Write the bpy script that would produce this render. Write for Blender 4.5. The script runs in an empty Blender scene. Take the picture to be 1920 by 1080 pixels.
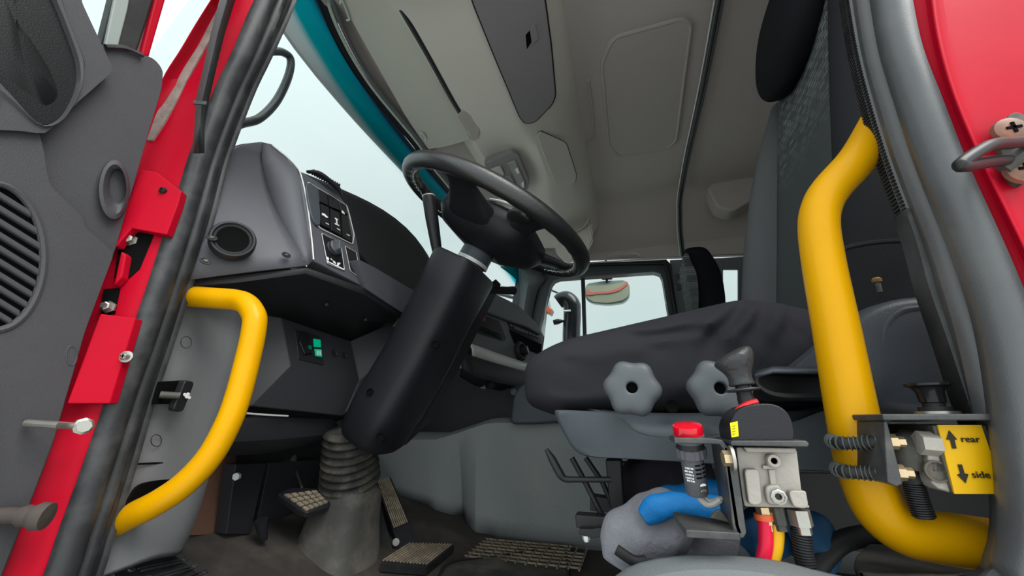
import bpy, bmesh, math, random
from mathutils import Vector, Matrix, noise
random.seed(7)
S = bpy.context.scene
COL = S.collection
# ------------------------------------------------------------------ camera
FPX = 720.0
PITCH = math.atan(245/FPX)
YAW = math.atan(230/(FPX/math.cos(PITCH)))
CAM = Vector((0, -.33, .35))
HD = Vector((-math.sin(YAW), math.cos(YAW), 0))
RT = Vector((math.cos(YAW), math.sin(YAW), 0))
FW = HD*math.cos(PITCH)+Vector((0, 0, math.sin(PITCH)))
UP = RT.cross(FW)
cd = bpy.data.cameras.new('camera'); cam = bpy.data.objects.new('camera', cd); COL.objects.link(cam)
cd.sensor_fit = 'HORIZONTAL'; cd.sensor_width = 36; cd.lens = FPX/1920*36; cd.clip_start = .01; cd.clip_end = 200
cam.matrix_world = Matrix.Translation(CAM) @ Matrix((RT, UP, -FW)).transposed().to_4x4()
S.camera = cam
# ------------------------------------------------------------------ light
S.view_settings.view_transform = 'Standard'; S.view_settings.look = 'None'
S.view_settings.gamma = 1; S.view_settings.use_curve_mapping = False
S.view_settings.exposure = 0.75
S.cycles.use_denoising = True
S.cycles.max_bounces = 10; S.cycles.diffuse_bounces = 5; S.cycles.transparent_max_bounces = 12
S.cycles.caustics_reflective = False; S.cycles.caustics_refractive = False
S.cycles.sample_clamp_indirect = 6
W = bpy.data.worlds.new('overcast_sky'); S.world = W; W.use_nodes = True
nt = W.node_tree; nt.nodes.clear()
wo = nt.nodes.new('ShaderNodeOutputWorld'); bg = nt.nodes.new('ShaderNodeBackground')
tc = nt.nodes.new('ShaderNodeTexCoord')
vm = nt.nodes.new('ShaderNodeVectorMath'); vm.operation = 'DOT_PRODUCT'; vm.inputs[1].default_value = Vector((.35, -.85, .4)).normalized()
nt.links.new(tc.outputs['Generated'], vm.inputs[0])
mr = nt.nodes.new('ShaderNodeMapRange'); mr.inputs[1].default_value = -.6; mr.inputs[2].default_value = .9
mr.inputs[3].default_value = .5; mr.inputs[4].default_value = 1.3
nt.links.new(vm.outputs['Value'], mr.inputs[0]); nt.links.new(mr.outputs[0], bg.inputs[1])
ns = nt.nodes.new('ShaderNodeTexNoise'); ns.inputs['Scale'].default_value = 2.2; ns.inputs['Detail'].default_value = 3
nt.links.new(tc.outputs['Generated'], ns.inputs['Vector'])
rp = nt.nodes.new('ShaderNodeValToRGB')
rp.color_ramp.elements[0].color = (.80, .93, .94, 1); rp.color_ramp.elements[0].position = .3
rp.color_ramp.elements[1].color = (.93, 1, 1, 1); rp.color_ramp.elements[1].position = .7
nt.links.new(ns.outputs[0], rp.inputs[0]); nt.links.new(rp.outputs[0], bg.inputs[0]); nt.links.new(bg.outputs[0], wo.inputs[0])
sd = bpy.data.lights.new('sun', 'SUN'); sd.energy = 2.4; sd.angle = math.radians(40); sd.color = (1, .97, .93)
sun = bpy.data.objects.new('sun', sd); COL.objects.link(sun)
sun.rotation_euler = Vector((-.55, .3, -.88)).to_track_quat('-Z', 'Y').to_euler()

# ------------------------------------------------------------------ helpers
def ray(px, py): return FW*FPX+RT*(px-960)-UP*(py-540)
def P(px, py, x=None, y=None, z=None, pl=None):
    r = ray(px, py)
    if x is not None: t = (x-CAM.x)/r.x
    elif y is not None: t = (y-CAM.y)/r.y
    elif z is not None: t = (z-CAM.z)/r.z
    else:
        n = Vector(pl[1]); t = (Vector(pl[0])-CAM).dot(n)/r.dot(n)
    return CAM+r*t
def PP(s, **k):
    return [P(*map(float, w.split(',')), **k) for w in s.split()]
def V(*a): return Vector(a)
def plane3(a, b, c): return (a, (b-a).cross(c-a).normalized())

def sp(pts, n=8, closed=False):
    """Catmull-Rom through points"""
    pts = [Vector(p) for p in pts]; out = []
    N = len(pts); rng = N if closed else N-1
    for i in range(rng):
        if closed: p0, p1, p2, p3 = pts[i-1], pts[i], pts[(i+1) % N], pts[(i+2) % N]
        else: p0, p1, p2, p3 = pts[max(i-1, 0)], pts[i], pts[i+1], pts[min(i+2, N-1)]
        for k in range(n):
            t = k/n
            out.append(.5*((2*p1)+(p2-p0)*t+(2*p0-5*p1+4*p2-p3)*t*t+(3*p1-p0-3*p2+p3)*t**3))
    if not closed: out.append(pts[-1])
    return out
def rnd(poly, r, n=5):
    """round the corners of a closed polygon (3D points)"""
    out = []; N = len(poly)
    for i in range(N):
        a, b, c = poly[i-1], poly[i], poly[(i+1) % N]
        u, w = (a-b), (c-b); d = min(r, u.length*.48, w.length*.48)
        p, q = b+u.normalized()*d, b+w.normalized()*d
        for k in range(n+1):
            t = k/n; out.append(p*(1-t)**2+b*2*t*(1-t)+q*t*t)
    return out
def resample(pts, n):
    pts = [Vector(p) for p in pts]; L = [0]
    for a, b in zip(pts, pts[1:]): L.append(L[-1]+(b-a).length)
    out = []; j = 0
    for i in range(n):
        s = L[-1]*i/(n-1)
        while j < len(L)-2 and L[j+1] < s: j += 1
        t = (s-L[j])/max(L[j+1]-L[j], 1e-9); out.append(pts[j].lerp(pts[j+1], min(max(t, 0), 1)))
    return out
def ell(cx, cy, rx, ry, n=28, rot=0, **k):
    o = []
    for i in range(n):
        a = 2*math.pi*i/n; u, w = rx*math.cos(a), ry*math.sin(a)
        o.append(P(cx+u*math.cos(rot)-w*math.sin(rot), cy+u*math.sin(rot)+w*math.cos(rot), **k))
    return o
def frame(axis, ref=None):
    a = Vector(axis).normalized()
    ref = Vector(ref) if ref else (V(0, 0, 1) if abs(a.z) < .9 else V(1, 0, 0))
    u = (ref-a*ref.dot(a)).normalized(); return u, a.cross(u), a

class M:
    def __init__(s): s.v = []; s.f = []; s.uv = None
    def add(s, vs, fs):
        b = len(s.v); s.v += [Vector(p) for p in vs]; s.f += [tuple(b+i for i in f) for f in fs]; return s
    def grid(s, rows, cu=False, cv=False, cap=False):
        n = len(rows[0]); m = len(rows); vs = [p for r in rows for p in r]; fs = []
        for i in range(m if cv else m-1):
            for j in range(n if cu else n-1):
                a, b = i*n+j, i*n+(j+1) % n; c, d = ((i+1) % m)*n+(j+1) % n, ((i+1) % m)*n+j
                fs.append((a, b, c, d))
        if cap: fs.append(tuple(range(n))[::-1]); fs.append(tuple((m-1)*n+j for j in range(n)))
        return s.add(vs, fs)
    def tube(s, pts, r, n=12, smooth=6, closed=False, cap=True, flat=1, ref=None):
        ctrl = [Vector(p) for p in pts]
        rr = r if isinstance(r, (list, tuple)) else [r]*len(ctrl)
        if smooth > 1 and len(ctrl) > 2:
            q = sp(ctrl, smooth, closed); R_ = []
            for i in range(len(q)):
                t = i/smooth; a = int(t); u = t-a
                R_.append(rr[a % len(rr)]*(1-u)+rr[(a+1) % len(rr) if closed else min(a+1, len(rr)-1)]*u)
            ctrl, rr = q, R_
        N = len(ctrl); rows = []; u = None
        for i in range(N):
            if closed: t = ctrl[(i+1) % N]-ctrl[i-1]
            else: t = ctrl[min(i+1, N-1)]-ctrl[max(i-1, 0)]
            t.normalize()
            if u is None: u = frame(t, ref)[0]
            u = (u-t*u.dot(t)).normalized(); w = t.cross(u)
            rows.append([ctrl[i]+(u*math.cos(a)*flat+w*math.sin(a))*rr[i] for a in [2*math.pi*k/n for k in range(n)]])
        return s.grid(rows, cu=True, cv=closed, cap=(cap and not closed))
    def lathe(s, o, axis, prof, n=24, ref=None, sx=1, cap=True):
        u, w, a = frame(axis, ref); o = Vector(o)
        rows = [[o+a*h+(u*math.cos(t)*sx+w*math.sin(t))*max(r, 1e-5) for t in [2*math.pi*k/n for k in range(n)]] for r, h in prof]
        return s.grid(rows, cu=True, cap=cap)
    def prism(s, poly, vec):
        n = len(poly); vec = Vector(vec)
        return s.add(list(poly)+[p+vec for p in poly], [tuple(range(n)), tuple(range(2*n-1, n-1, -1))]+[(i, (i+1) % n, n+(i+1) % n, n+i) for i in range(n)])
    def slab(s, poly, t, away=True):
        """thicken a planar outline away from the camera"""
        nn = Vector((0, 0, 0))
        for i in range(len(poly)): nn += poly[i-1].cross(poly[i])
        nn.normalize()
        if (nn.dot(poly[0]-CAM) < 0) == away: nn = -nn
        return s.prism(poly, nn*t)
    def box(s, c, h, ax=None):
        c = Vector(c); ax = ax or (V(1, 0, 0), V(0, 1, 0), V(0, 0, 1))
        vs = [c+ax[0]*h[0]*i+ax[1]*h[1]*j+ax[2]*h[2]*k for i in (-1, 1) for j in (-1, 1) for k in (-1, 1)]
        return s.add(vs, [(0, 1, 3, 2), (4, 6, 7, 5), (0, 4, 5, 1), (2, 3, 7, 6), (0, 2, 6, 4), (1, 5, 7, 3)])
    def ringface(s, outer, inner, n=64, depth=None):
        """flat face between an outer outline and an inner outline (star shaped), all 3D on one plane"""
        c = sum(inner, Vector())/len(inner)
        nn = Vector((0, 0, 0))
        for i in range(len(inner)): nn += (inner[i-1]-c).cross(inner[i]-c)
        nn.normalize(); u, w, _ = frame(nn)
        def samp(poly):
            q = [((p-c).dot(u), (p-c).dot(w)) for p in poly]; out = []
            for k in range(n):
                a = 2*math.pi*k/n; dx, dy = math.cos(a), math.sin(a); best = None
                for i in range(len(q)):
                    x1, y1 = q[i-1]; x2, y2 = q[i]; ex, ey = x2-x1, y2-y1
                    den = dx*ey-dy*ex
                    if abs(den) < 1e-12: continue
                    t = (x1*ey-y1*ex)/den; m = (x1*dy-y1*dx)/den
                    if t > 0 and -1e-6 <= m <= 1+1e-6 and (best is None or t < best): best = t
                best = best or .01
                out.append(c+(u*dx+w*dy)*best)
            return out
        return [samp(outer), samp(inner)]
    def build(s, name, mat, parent=None, bev=0, seg=2, sub=0, solid=0, sharp=38, off=0, label=None, flip=False):
        me = bpy.data.meshes.new(name); me.from_pydata([tuple(p) for p in s.v], [], s.f)
        bm = bmesh.new(); bm.from_mesh(me)
        bmesh.ops.remove_doubles(bm, verts=bm.verts, dist=1e-6)
        bmesh.ops.recalc_face_normals(bm, faces=bm.faces)
        if flip: bmesh.ops.reverse_faces(bm, faces=bm.faces)
        bm.to_mesh(me); bm.free()
        for p in me.polygons: p.use_smooth = True
        me.set_sharp_from_angle(angle=math.radians(sharp))
        me.materials.append(mat)
        o = bpy.data.objects.new(name, me); COL.objects.link(o)
        if solid:
            m = o.modifiers.new('solid', 'SOLIDIFY'); m.thickness = solid; m.offset = off
        if bev:
            m = o.modifiers.new('bevel', 'BEVEL'); m.width = bev; m.segments = seg; m.limit_method = 'ANGLE'; m.angle_limit = math.radians(30); m.harden_normals = True
        if sub:
            m = o.modifiers.new('sub', 'SUBSURF'); m.levels = m.render_levels = sub
        if parent:
            o.parent = parent; o.matrix_parent_inverse = Matrix.Translation(-wloc(parent))
        if label: o['label'] = label
        return o
def wloc(o):
    l = Vector(o.location)
    return l
def thing(name, label, cat, loc=(0, 0, 0), group=None):
    o = bpy.data.objects.new(name, None); COL.objects.link(o); o.location = loc; o.empty_display_size = .05
    return tag(o, label, cat, group)
def tag(o, label, cat, group=None):
    o['label'] = label; o['category'] = cat
    if group: o['group'] = group
    return o
def struct(o): o['kind'] = 'structure'; return o
def text(body, size, org, xd, yd, mat, parent, name='lettering', ext=.0003, font=None):
    cu = bpy.data.curves.new('t', 'FONT'); cu.body = body; cu.size = size; cu.extrude = ext
    to = bpy.data.objects.new('t', cu); COL.objects.link(to)
    dg = bpy.context.evaluated_depsgraph_get(); me = bpy.data.meshes.new_from_object(to.evaluated_get(dg))
    bpy.data.objects.remove(to)
    x = Vector(xd).normalized(); y = Vector(yd); y = (y-x*x.dot(y)).normalized(); z = x.cross(y)
    if z.dot(CAM-Vector(org)) < 0: pass
    m = M(); m.v = [Vector(org)+x*v.co.x+y*v.co.y+z*v.co.z for v in me.vertices]; m.f = [tuple(p.vertices) for p in me.polygons]
    return m.build(name, mat, parent)

# ------------------------------------------------------------------ materials
def mat(name, col, rough=.5, metal=0, grain=0, gscale=900, dirt=0, dcol=(.2, .17, .13), dscale=9, coat=0, spec=.5, trans=0, emit=None, var=0, ds=None):
    m = bpy.data.materials.new(name); m.use_nodes = True; n = m.node_tree; b = n.nodes['Principled BSDF']
    b.inputs['Roughness'].default_value = rough; b.inputs['Metallic'].default_value = metal
    b.inputs['Specular IOR Level'].default_value = spec*.55
    b.inputs['Coat Weight'].default_value = coat; b.inputs['Coat Roughness'].default_value = .06
    if trans: b.inputs['Transmission Weight'].default_value = trans
    if emit: b.inputs['Emission Color'].default_value = (*emit[:3], 1); b.inputs['Emission Strength'].default_value = emit[3]
    tc = n.nodes.new('ShaderNodeTexCoord')
    c = (*col, 1); b.inputs['Base Color'].default_value = c
    if dirt or var:
        nz = n.nodes.new('ShaderNodeTexNoise'); nz.inputs['Scale'].default_value = dscale; nz.inputs['Detail'].default_value = 7; nz.inputs['Roughness'].default_value = .65
        if ds:
            mp = n.nodes.new('ShaderNodeMapping'); mp.inputs['Scale'].default_value = ds
            n.links.new(tc.outputs['Object'], mp.inputs[0]); n.links.new(mp.outputs[0], nz.inputs['Vector'])
        else: n.links.new(tc.outputs['Object'], nz.inputs['Vector'])
        mx = n.nodes.new('ShaderNodeMix'); mx.data_type = 'RGBA'; mx.inputs[6].default_value = c
        mx.inputs[7].default_value = (*dcol, 1) if dirt else (*[min(1, k*(1+var)) for k in col], 1)
        r = n.nodes.new('ShaderNodeMapRange'); r.inputs[1].default_value = .45; r.inputs[2].default_value = .75
        r.inputs[4].default_value = dirt if dirt else 1
        n.links.new(nz.outputs[0], r.inputs[0]); n.links.new(r.outputs[0], mx.inputs[0]); n.links.new(mx.outputs[2], b.inputs['Base Color'])
        rr = n.nodes.new('ShaderNodeMapRange'); rr.inputs[1].default_value = .3; rr.inputs[2].default_value = .8
        rr.inputs[3].default_value = rough; rr.inputs[4].default_value = min(1, rough+.2)
        n.links.new(nz.outputs[0], rr.inputs[0]); n.links.new(rr.outputs[0], b.inputs['Roughness'])
    if grain:
        g = n.nodes.new('ShaderNodeTexNoise'); g.inputs['Scale'].default_value = gscale; g.inputs['Detail'].default_value = 2
        n.links.new(tc.outputs['Object'], g.inputs['Vector'])
        bp = n.nodes.new('ShaderNodeBump'); bp.inputs['Strength'].default_value = grain; bp.inputs['Distance'].default_value = .001
        n.links.new(g.outputs[0], bp.inputs['Height']); n.links.new(bp.outputs[0], b.inputs['Normal'])
    return m
dash = mat('dash_plastic', (.084, .086, .098), .46, grain=.35, gscale=1100, var=.12)
kneem = mat('knee_panel_plastic', (.03, .03, .034), .46, grain=.3)
kickm = mat('kick_panel_plastic', (.18, .183, .19), .5, grain=.3)
dashd = mat('dark_dash_plastic', (.02, .02, .023), .5, grain=.3, gscale=1000)
shr = mat('column_plastic', (.012, .012, .015), .42, grain=.3, gscale=1000)
doorp = mat('door_trim_plastic', (.05, .049, .054), .5, grain=.4, gscale=1200, var=.15)
doorl = mat('door_handle_plastic', (.008, .008, .009), .38, grain=.2)
seatb = mat('seat_shell_plastic', (.058, .068, .08), .4, grain=.3, gscale=800, dirt=.25, dcol=(.04, .04, .04), dscale=14)
knobm = mat('knob_plastic', (.078, .085, .095), .42, grain=.15, gscale=700)
dome = mat('seat_cover_plastic', (.055, .062, .075), .4, grain=.3)
blk = mat('black_plastic', (.016, .016, .018), .4)
blkg = mat('gloss_black', (.012, .012, .014), .15)
hole = mat('dark_cavity', (.004, .004, .004), .95, spec=.1)
rub = mat('seal_rubber', (.022, .023, .026), .4, spec=.8, grain=.12, gscale=1200, dirt=.35, dcol=(.13, .13, .13), dscale=26)
rubd = mat('dark_rubber', (.013, .013, .014), .45, grain=.15, gscale=1200, dirt=.3, dcol=(.05, .048, .045), dscale=30)
red = mat('red_paint', (.40, .003, .017), .36, coat=0, spec=.14, dirt=.22, dcol=(.26, .01, .018), dscale=11)
yel = mat('yellow_paint', (.62, .30, .0), .32, coat=.08, spec=.22, dirt=.3, dcol=(.52, .25, .003), dscale=16)
head = mat('headliner', (.43, .39, .365), .85, grain=.5, gscale=1500, spec=.2)
headd = mat('headliner_panel', (.40, .365, .34), .8, grain=.4, gscale=1500, spec=.2)
consm = mat('console_plastic', (.54, .51, .46), .6, grain=.25, gscale=1500)
lidm = mat('console_lid_plastic', (.24, .225, .235), .55, grain=.3, gscale=1300)
vism = mat('sun_visor_vinyl', (.5, .5, .44), .7, grain=.4, gscale=900)
fasciam = mat('centre_fascia_plastic', (.11, .118, .122), .5, grain=.2)
chrome = mat('header_trim', (.6, .66, .58), .35, metal=.2)
alu = mat('cast_metal', (.34, .31, .28), .5, metal=.3, grain=.5, gscale=260, dirt=.4, dcol=(.3, .26, .22), dscale=30)
steel = mat('zinc_steel', (.4, .39, .36), .32, metal=.9, dirt=.3, dcol=(.3, .25, .2), dscale=60)
brass = mat('brass', (.6, .45, .28), .35, metal=.8)
bracket = mat('painted_bracket_steel', (.05, .052, .055), .4, metal=.3, dirt=.6, dcol=(.16, .15, .13), dscale=40)
wallg = mat('pillar_trim', (.115, .125, .128), .6, grain=.3)
walld = mat('door_inner_trim', (.06, .065, .07), .6, grain=.3)
carp = mat('tunnel_mat', (.24, .252, .26), .62, grain=.5, gscale=120, dirt=.5, dcol=(.3, .29, .265), dscale=6)
floorm = mat('floor_mat', (.035, .031, .028), .75, grain=.5, gscale=150, dirt=.6, dcol=(.12, .1, .085), dscale=8)
boot = mat('column_boot_rubber', (.068, .065, .06), .6, grain=.5, gscale=120, dirt=.8, dcol=(.2, .175, .15), dscale=13)
pedr = mat('dusty_pedal_rubber', (.2, .165, .12), .8, dirt=.8, dcol=(.46, .38, .28), dscale=45)
matr = mat('rubber_floor_mat', (.04, .04, .04), .6, dirt=.7, dcol=(.2, .17, .13), dscale=12)
silver = mat('silver_trim', (.62, .63, .6), .4, metal=.2)
white = mat('white_print', (.8, .8, .8), .6)
green = mat('green_switch', (.0, .42, .22), .35, emit=(0, .8, .4, .12))
redl = mat('red_lens', (.75, .004, .02), .12, coat=.6, trans=.25)
redp = mat('red_plastic', (.7, .02, .03), .3)
yelst = mat('yellow_sticker', (.85, .74, .0), .5)
sign = mat('yellow_sign', (.62, .34, .0), .4, dirt=.2, dcol=(.7, .36, .02), dscale=20)
signk = mat('sign_print', (.02, .015, .01), .6)
hosr = mat('red_hose', (.75, .01, .05), .3); hosy = mat('yellow_hose', (.8, .42, .01), .35)
blue = mat('blue_glove_rubber', (.005, .15, .42), .55, grain=.6, gscale=260)
glov = mat('grey_glove_knit', (.15, .15, .17), .95, grain=1, gscale=240, var=.5)
plaster = mat('mirror_housing', (.25, .28, .27), .4)
asph = mat('yard_concrete', (.5, .5, .49), .9, var=.3)
brown = mat('brown_carpet', (.15, .075, .05), .95, grain=.8, gscale=300)
orange = mat('orange_marker', (.75, .12, .04), .4)
cloudy = mat('smoked_visor', (.3, .31, .315), .5)

# ribbed / patterned materials
def fabric(name, c1, c2, brick=False):
    m = mat(name, c1, .92, spec=.15); n = m.node_tree; b = n.nodes['Principled BSDF']
    tc = n.nodes.new('ShaderNodeTexCoord')
    w = n.nodes.new('ShaderNodeTexNoise'); w.inputs['Scale'].default_value = 1500
    n.links.new(tc.outputs['Object'], w.inputs['Vector'])
    bp = n.nodes.new('ShaderNodeBump'); bp.inputs['Strength'].default_value = .5; bp.inputs['Distance'].default_value = .0008
    n.links.new(w.outputs[0], bp.inputs['Height']); n.links.new(bp.outputs[0], b.inputs['Normal'])
    if brick:
        mp = n.nodes.new('ShaderNodeMapping'); mp.inputs['Rotation'].default_value = (math.radians(90), 0, math.radians(90)); mp.inputs['Scale'].default_value = (1, 1, 1)
        sx = n.nodes.new('ShaderNodeSeparateXYZ'); cx = n.nodes.new('ShaderNodeCombineXYZ')
        n.links.new(tc.outputs['Object'], sx.inputs[0]); n.links.new(sx.outputs['Y'], cx.inputs['X']); n.links.new(sx.outputs['Z'], cx.inputs['Y'])
        bk = n.nodes.new('ShaderNodeTexBrick'); bk.inputs['Scale'].default_value = 1; bk.inputs['Brick Width'].default_value = .022; bk.inputs['Row Height'].default_value = .011
        bk.inputs['Mortar Size'].default_value = .0012; bk.inputs['Color1'].default_value = (*c1, 1); bk.inputs['Color2'].default_value = (*c2, 1); bk.inputs['Mortar'].default_value = (*[k*.5 for k in c1], 1)
        n.links.new(cx.outputs[0], bk.inputs['Vector'])
        mg = n.nodes.new('ShaderNodeMapRange'); mg.inputs[1].default_value = .78; mg.inputs[2].default_value = 1.02
        n.links.new(sx.outputs['Z'], mg.inputs[0])
        mx = n.nodes.new('ShaderNodeMix'); mx.data_type = 'RGBA'; mx.inputs[6].default_value = (*[k*1.05 for k in c1], 1)
        n.links.new(mg.outputs[0], mx.inputs[0]); n.links.new(bk.outputs[0], mx.inputs[7]); n.links.new(mx.outputs[2], b.inputs['Base Color'])
    return m
seatc = fabric('black_seat_cover', (.027, .026, .031), (0, 0, 0))
seatf = fabric('patterned_seat_fabric', (.065, .07, .073), (.2, .21, .215), True)
seatsf = fabric('far_bolster_fabric', (.1, .102, .107), (0, 0, 0))
seats = fabric('side_bolster_fabric', (.024, .025, .028), (0, 0, 0))
headf = fabric('headrest_fabric', (.011, .012, .014), (0, 0, 0))

def glass(name, tint, band=False):
    m = bpy.data.materials.new(name); m.use_nodes = True; n = m.node_tree; n.nodes.clear()
    o = n.nodes.new('ShaderNodeOutputMaterial'); t = n.nodes.new('ShaderNodeBsdfTransparent'); g = n.nodes.new('ShaderNodeBsdfGlossy')
    g.inputs['Roughness'].default_value = .02; t.inputs[0].default_value = (*tint, 1)
    lw = n.nodes.new('ShaderNodeLayerWeight'); lw.inputs[0].default_value = .15
    sc = n.nodes.new('ShaderNodeMath'); sc.operation = 'MULTIPLY'; sc.inputs[1].default_value = .5
    n.links.new(lw.outputs['Fresnel'], sc.inputs[0])
    mx = n.nodes.new('ShaderNodeMixShader'); n.links.new(sc.outputs[0], mx.inputs[0]); n.links.new(t.outputs[0], mx.inputs[1]); n.links.new(g.outputs[0], mx.inputs[2])
    n.links.new(mx.outputs[0], o.inputs[0])
    if band:   # shade band across the top of the glass, measured down the pane (UV v)
        uv = n.nodes.new('ShaderNodeUVMap'); s2 = n.nodes.new('ShaderNodeSeparateXYZ'); n.links.new(uv.outputs[0], s2.inputs[0])
        nz = n.nodes.new('ShaderNodeTexNoise'); nz.inputs['Scale'].default_value = 14
        ad = n.nodes.new('ShaderNodeMath'); ad.operation = 'MULTIPLY_ADD'; ad.inputs[1].default_value = .006; n.links.new(nz.outputs[0], ad.inputs[0]); n.links.new(s2.outputs['Y'], ad.inputs[2])
        r = n.nodes.new('ShaderNodeValToRGB'); e = r.color_ramp.elements
        e[0].position = 0; e[0].color = (.01, .02, .03, 1); e[1].position = .2; e[1].color = (*tint, 1)
        for p_, c_ in ((.028, (.01, .02, .035, 1)), (.045, (.0, .16, .22, 1)), (.135, (.0, .42, .48, 1)), (.165, (.7, .85, .86, 1))):
            k = e.new(p_); k.color = c_
        n.links.new(ad.outputs[0], r.inputs[0]); n.links.new(r.outputs[0], t.inputs[0])
    return m
gl = glass('window_glass', (.92, .96, .95)); glw = glass('windscreen_glass', (.86, .94, .93), True)

# ------------------------------------------------------------------ setting: ground, floor, shell
struct(M().grid([[V(-40, -40, -1.15), V(40, -40, -1.15)], [V(-40, 60, -1.15), V(40, 60, -1.15)]]).build('ground', asph))
def zf(x): return 0 if x > -.42 else .42*(-.42-x)
rows = []
for x in [-1.02, -.9, -.8, -.7, -.6, -.5, -.42, -.3, 0, .3, .8]:
    rows.append([V(x, y, zf(x)) for y in (.0, .3, .6, .9, 1.3, 1.7, 2.15)])
struct(M().grid(rows).build('floor', floorm))
RAMP = ((-.42, 0, 0), (.42, 0, 1))
# front bulkhead
WF = struct(M().grid([[V(-1.02, y, z) for y in (.02, .5, 1, 1.6, 2.15)] for z in (.2, .5, .8, .86)]).build('wall_front', dashd, solid=.02))
M().grid([[V(-.80, y, .13), V(-.81, y, .3), V(-.85, y, .42), V(-1.02, y, .5)] for y in (.06, .3, .6, .95)]).build('footwell_liner', blk, WF, solid=.005)
# engine tunnel
def tunnel(x, k):
    fl = .10*math.exp(-((x+.50)/.035)**2)*1.0
    fr = max(0, (-.5-x))*.9
    bump = -.05*math.exp(-((x+.50)/.022)**2)-.04*math.exp(-((x+.60)/.028)**2)+.02*math.exp(-((x+.55)/.02)**2)+.012*math.exp(-((x+.40)/.05)**2)
    return bump*k
rows = []
zs = [0, .06, .13, .2, .26, .31, .335]
for i in range(60):
    x = -1.0+i*.032
    sh = max(0, -.58-x)*.7   # flares to the driver's side at the front
    top = .335 if x > -.45 else .335-min(.05, (-.45-x)*.3)
    r = [V(x, .945-sh+tunnel(x, 1-z/.4)-.05*z/.33+.006*noise.noise(V(x*9, z*9, 3)), zf(x)*(1-z/.335)+z*(top/.335)) for z in zs]
    r += [V(x, .93-sh, top+.012), V(x, 1.05, top+.02), V(x, 1.3, top+.02), V(x, 1.38, 0)]
    rows.append(r)
tn = struct(M().grid(rows).build('trim_1', carp, solid=.006))

# roof
hx = lambda y: -.822+.16*abs(y-1.05)**3
hz = lambda y: 1.5-.14*abs(y-1.05)**6 if y > 1.05 else 1.5
ys = [.0+i*.06 for i in range(36)]
prof = [(-.8, 1.5), (-.6, 1.535), (-.1, 1.585), (.2, 1.59), (.8, 1.59)]
def roofz(y):  # cross section toward each side
    d = abs(y-1.05)
    return -.0 if d < .68 else -1.05*(d-.68)**1.5-(.0)
rows = []
for k in range(41):
    y = -.0+k*2.06/40
    row = []
    for j in range(22):
        x = hx(min(max(y, 0), 2.1))+j/21*(.8-hx(min(max(y, 0), 2.1)))
        z = 1.515+.07*min(1, max(0, (x+.75)/.55))
        row.append(V(x, y, z+roofz(y)))
    rows.append(row)
for yy, q in ((2.06, 1), (2.09, 1)):
    rows.append([V(p.x, yy, min(p.z, 1.385-.083*(p.x+.58)-.004)) for p in rows[40]])
ceil = struct(M().grid(rows).build('ceiling', head, solid=.02, off=1))
PLC = lambda z: dict(z=z)
# recessed roof hatch lining with its bead
hp = rnd(PP('1128,118 1150,70 1280,34 1296,45 1268,262 1255,275 1160,292 1142,270', z=1.583), .03)
M().slab([p-V(0, 0, .004) for p in hp], .012).build('hatch_panel', headd, ceil, bev=.004)
M().tube(hp[::1], .0075, 8, smooth=1, closed=True).build('hatch_bead', headd, ceil)
st = PP('1103,150 1113,235 1112,262 1096,280 1092,330', z=1.582)
M().tube(st, .005, 6).build('lining_step', head, ceil)

# header trim strip above the windscreen
hd = PP('588,-70 612,-4 632,50 663,111 700,167 745,222 786,272', z=1.486)
hd += [V(hx(y)+.012, y, hz(y)-.014) for y in [1.05+i*.1 for i in range(10)]]
M().tube(hd, .0062, 8, smooth=3).build('header_strip', chrome, ceil)
M().tube([p+V(.016, 0, -.001) for p in hd], .007, 8, smooth=3).build('header_rubber', wallg, ceil)
M().tube([p+V(-.018, 0, .006) for p in hd], .014, 8, smooth=3).build('header_gasket', blk, ceil)

# back wall
struct(M().grid([[V(.8, y, z) for y in (0, .5, 1.1, 1.6, 2.15)] for z in (0, .5, 1, 1.6)]).build('wall_back', headd, solid=.02))
# far side wall, built around its openings (plane leaning in to the roof)
Y2 = 2.1
def wallpoly(m, s, y=Y2, t=.02): m.prism(PP(s, y=y), V(0, t, 0))
wr = M()
outer = PP('972,502 1258,487 1282,760 930,760', y=Y2); inner = rnd(PP('1034,522 1242,507 1272,690 988,690', y=Y2), .06)
a, b = wr.ringface(outer, inner, 72)
wr.grid([a, b, [p+V(0, .05, 0) for p in b]], cu=True)
WR = struct(wr.build('wall_right', walld, solid=.01, off=-1))
m = M(); wallpoly(m, '1256,487 1300,485 1356,483 1356,640 1282,760'); wallpoly(m, '1355,483 1386,481 1386,505 1355,505'); wallpoly(m, '1384,481 1460,478 1560,800 1384,800'); wallpoly(m, '1282,600 1384,600 1384,900 1282,900', y=Y2+.006)
wallpoly(m, '930,740 1300,740 1300,960 930,960')
m.build('pillar_panel', wallg, WR, bev=.004)
m = M(); m.tube(sp(PP('980,640 1003,560 1012,520 1060,500 1225,494 1250,502 1262,560 1275,640', y=Y2-.01), 6), .012, 8, smooth=1); m.build('door_seal_bead', rubd, WR)
m = M(); m.tube(sp(PP('1020,610 1028,545 1036,528 1060,519 1228,506 1240,514 1250,570', y=Y2+.004), 6), .004, 6, smooth=1); m.build('glass_channel_edge', silver, WR)
# far A pillar
m = M()
Lp = PP('940,500 968,522 974,545 972,590 976,640', y=2.1); Rp = PP('985,498 1022,520 1008,545 996,600 985,660', y=2.08)
m.grid([[a, a.lerp(b, .5)+V(0, -.03, 0), b] for a, b in zip(sp(Lp, 4), sp(Rp, 4))]); m.build('front_pillar', wallg, WR, solid=.01)
m = M(); m.tube(sp(Lp, 4), .007, 8, smooth=1); m.build('pillar_gasket', blk, WR)
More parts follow.
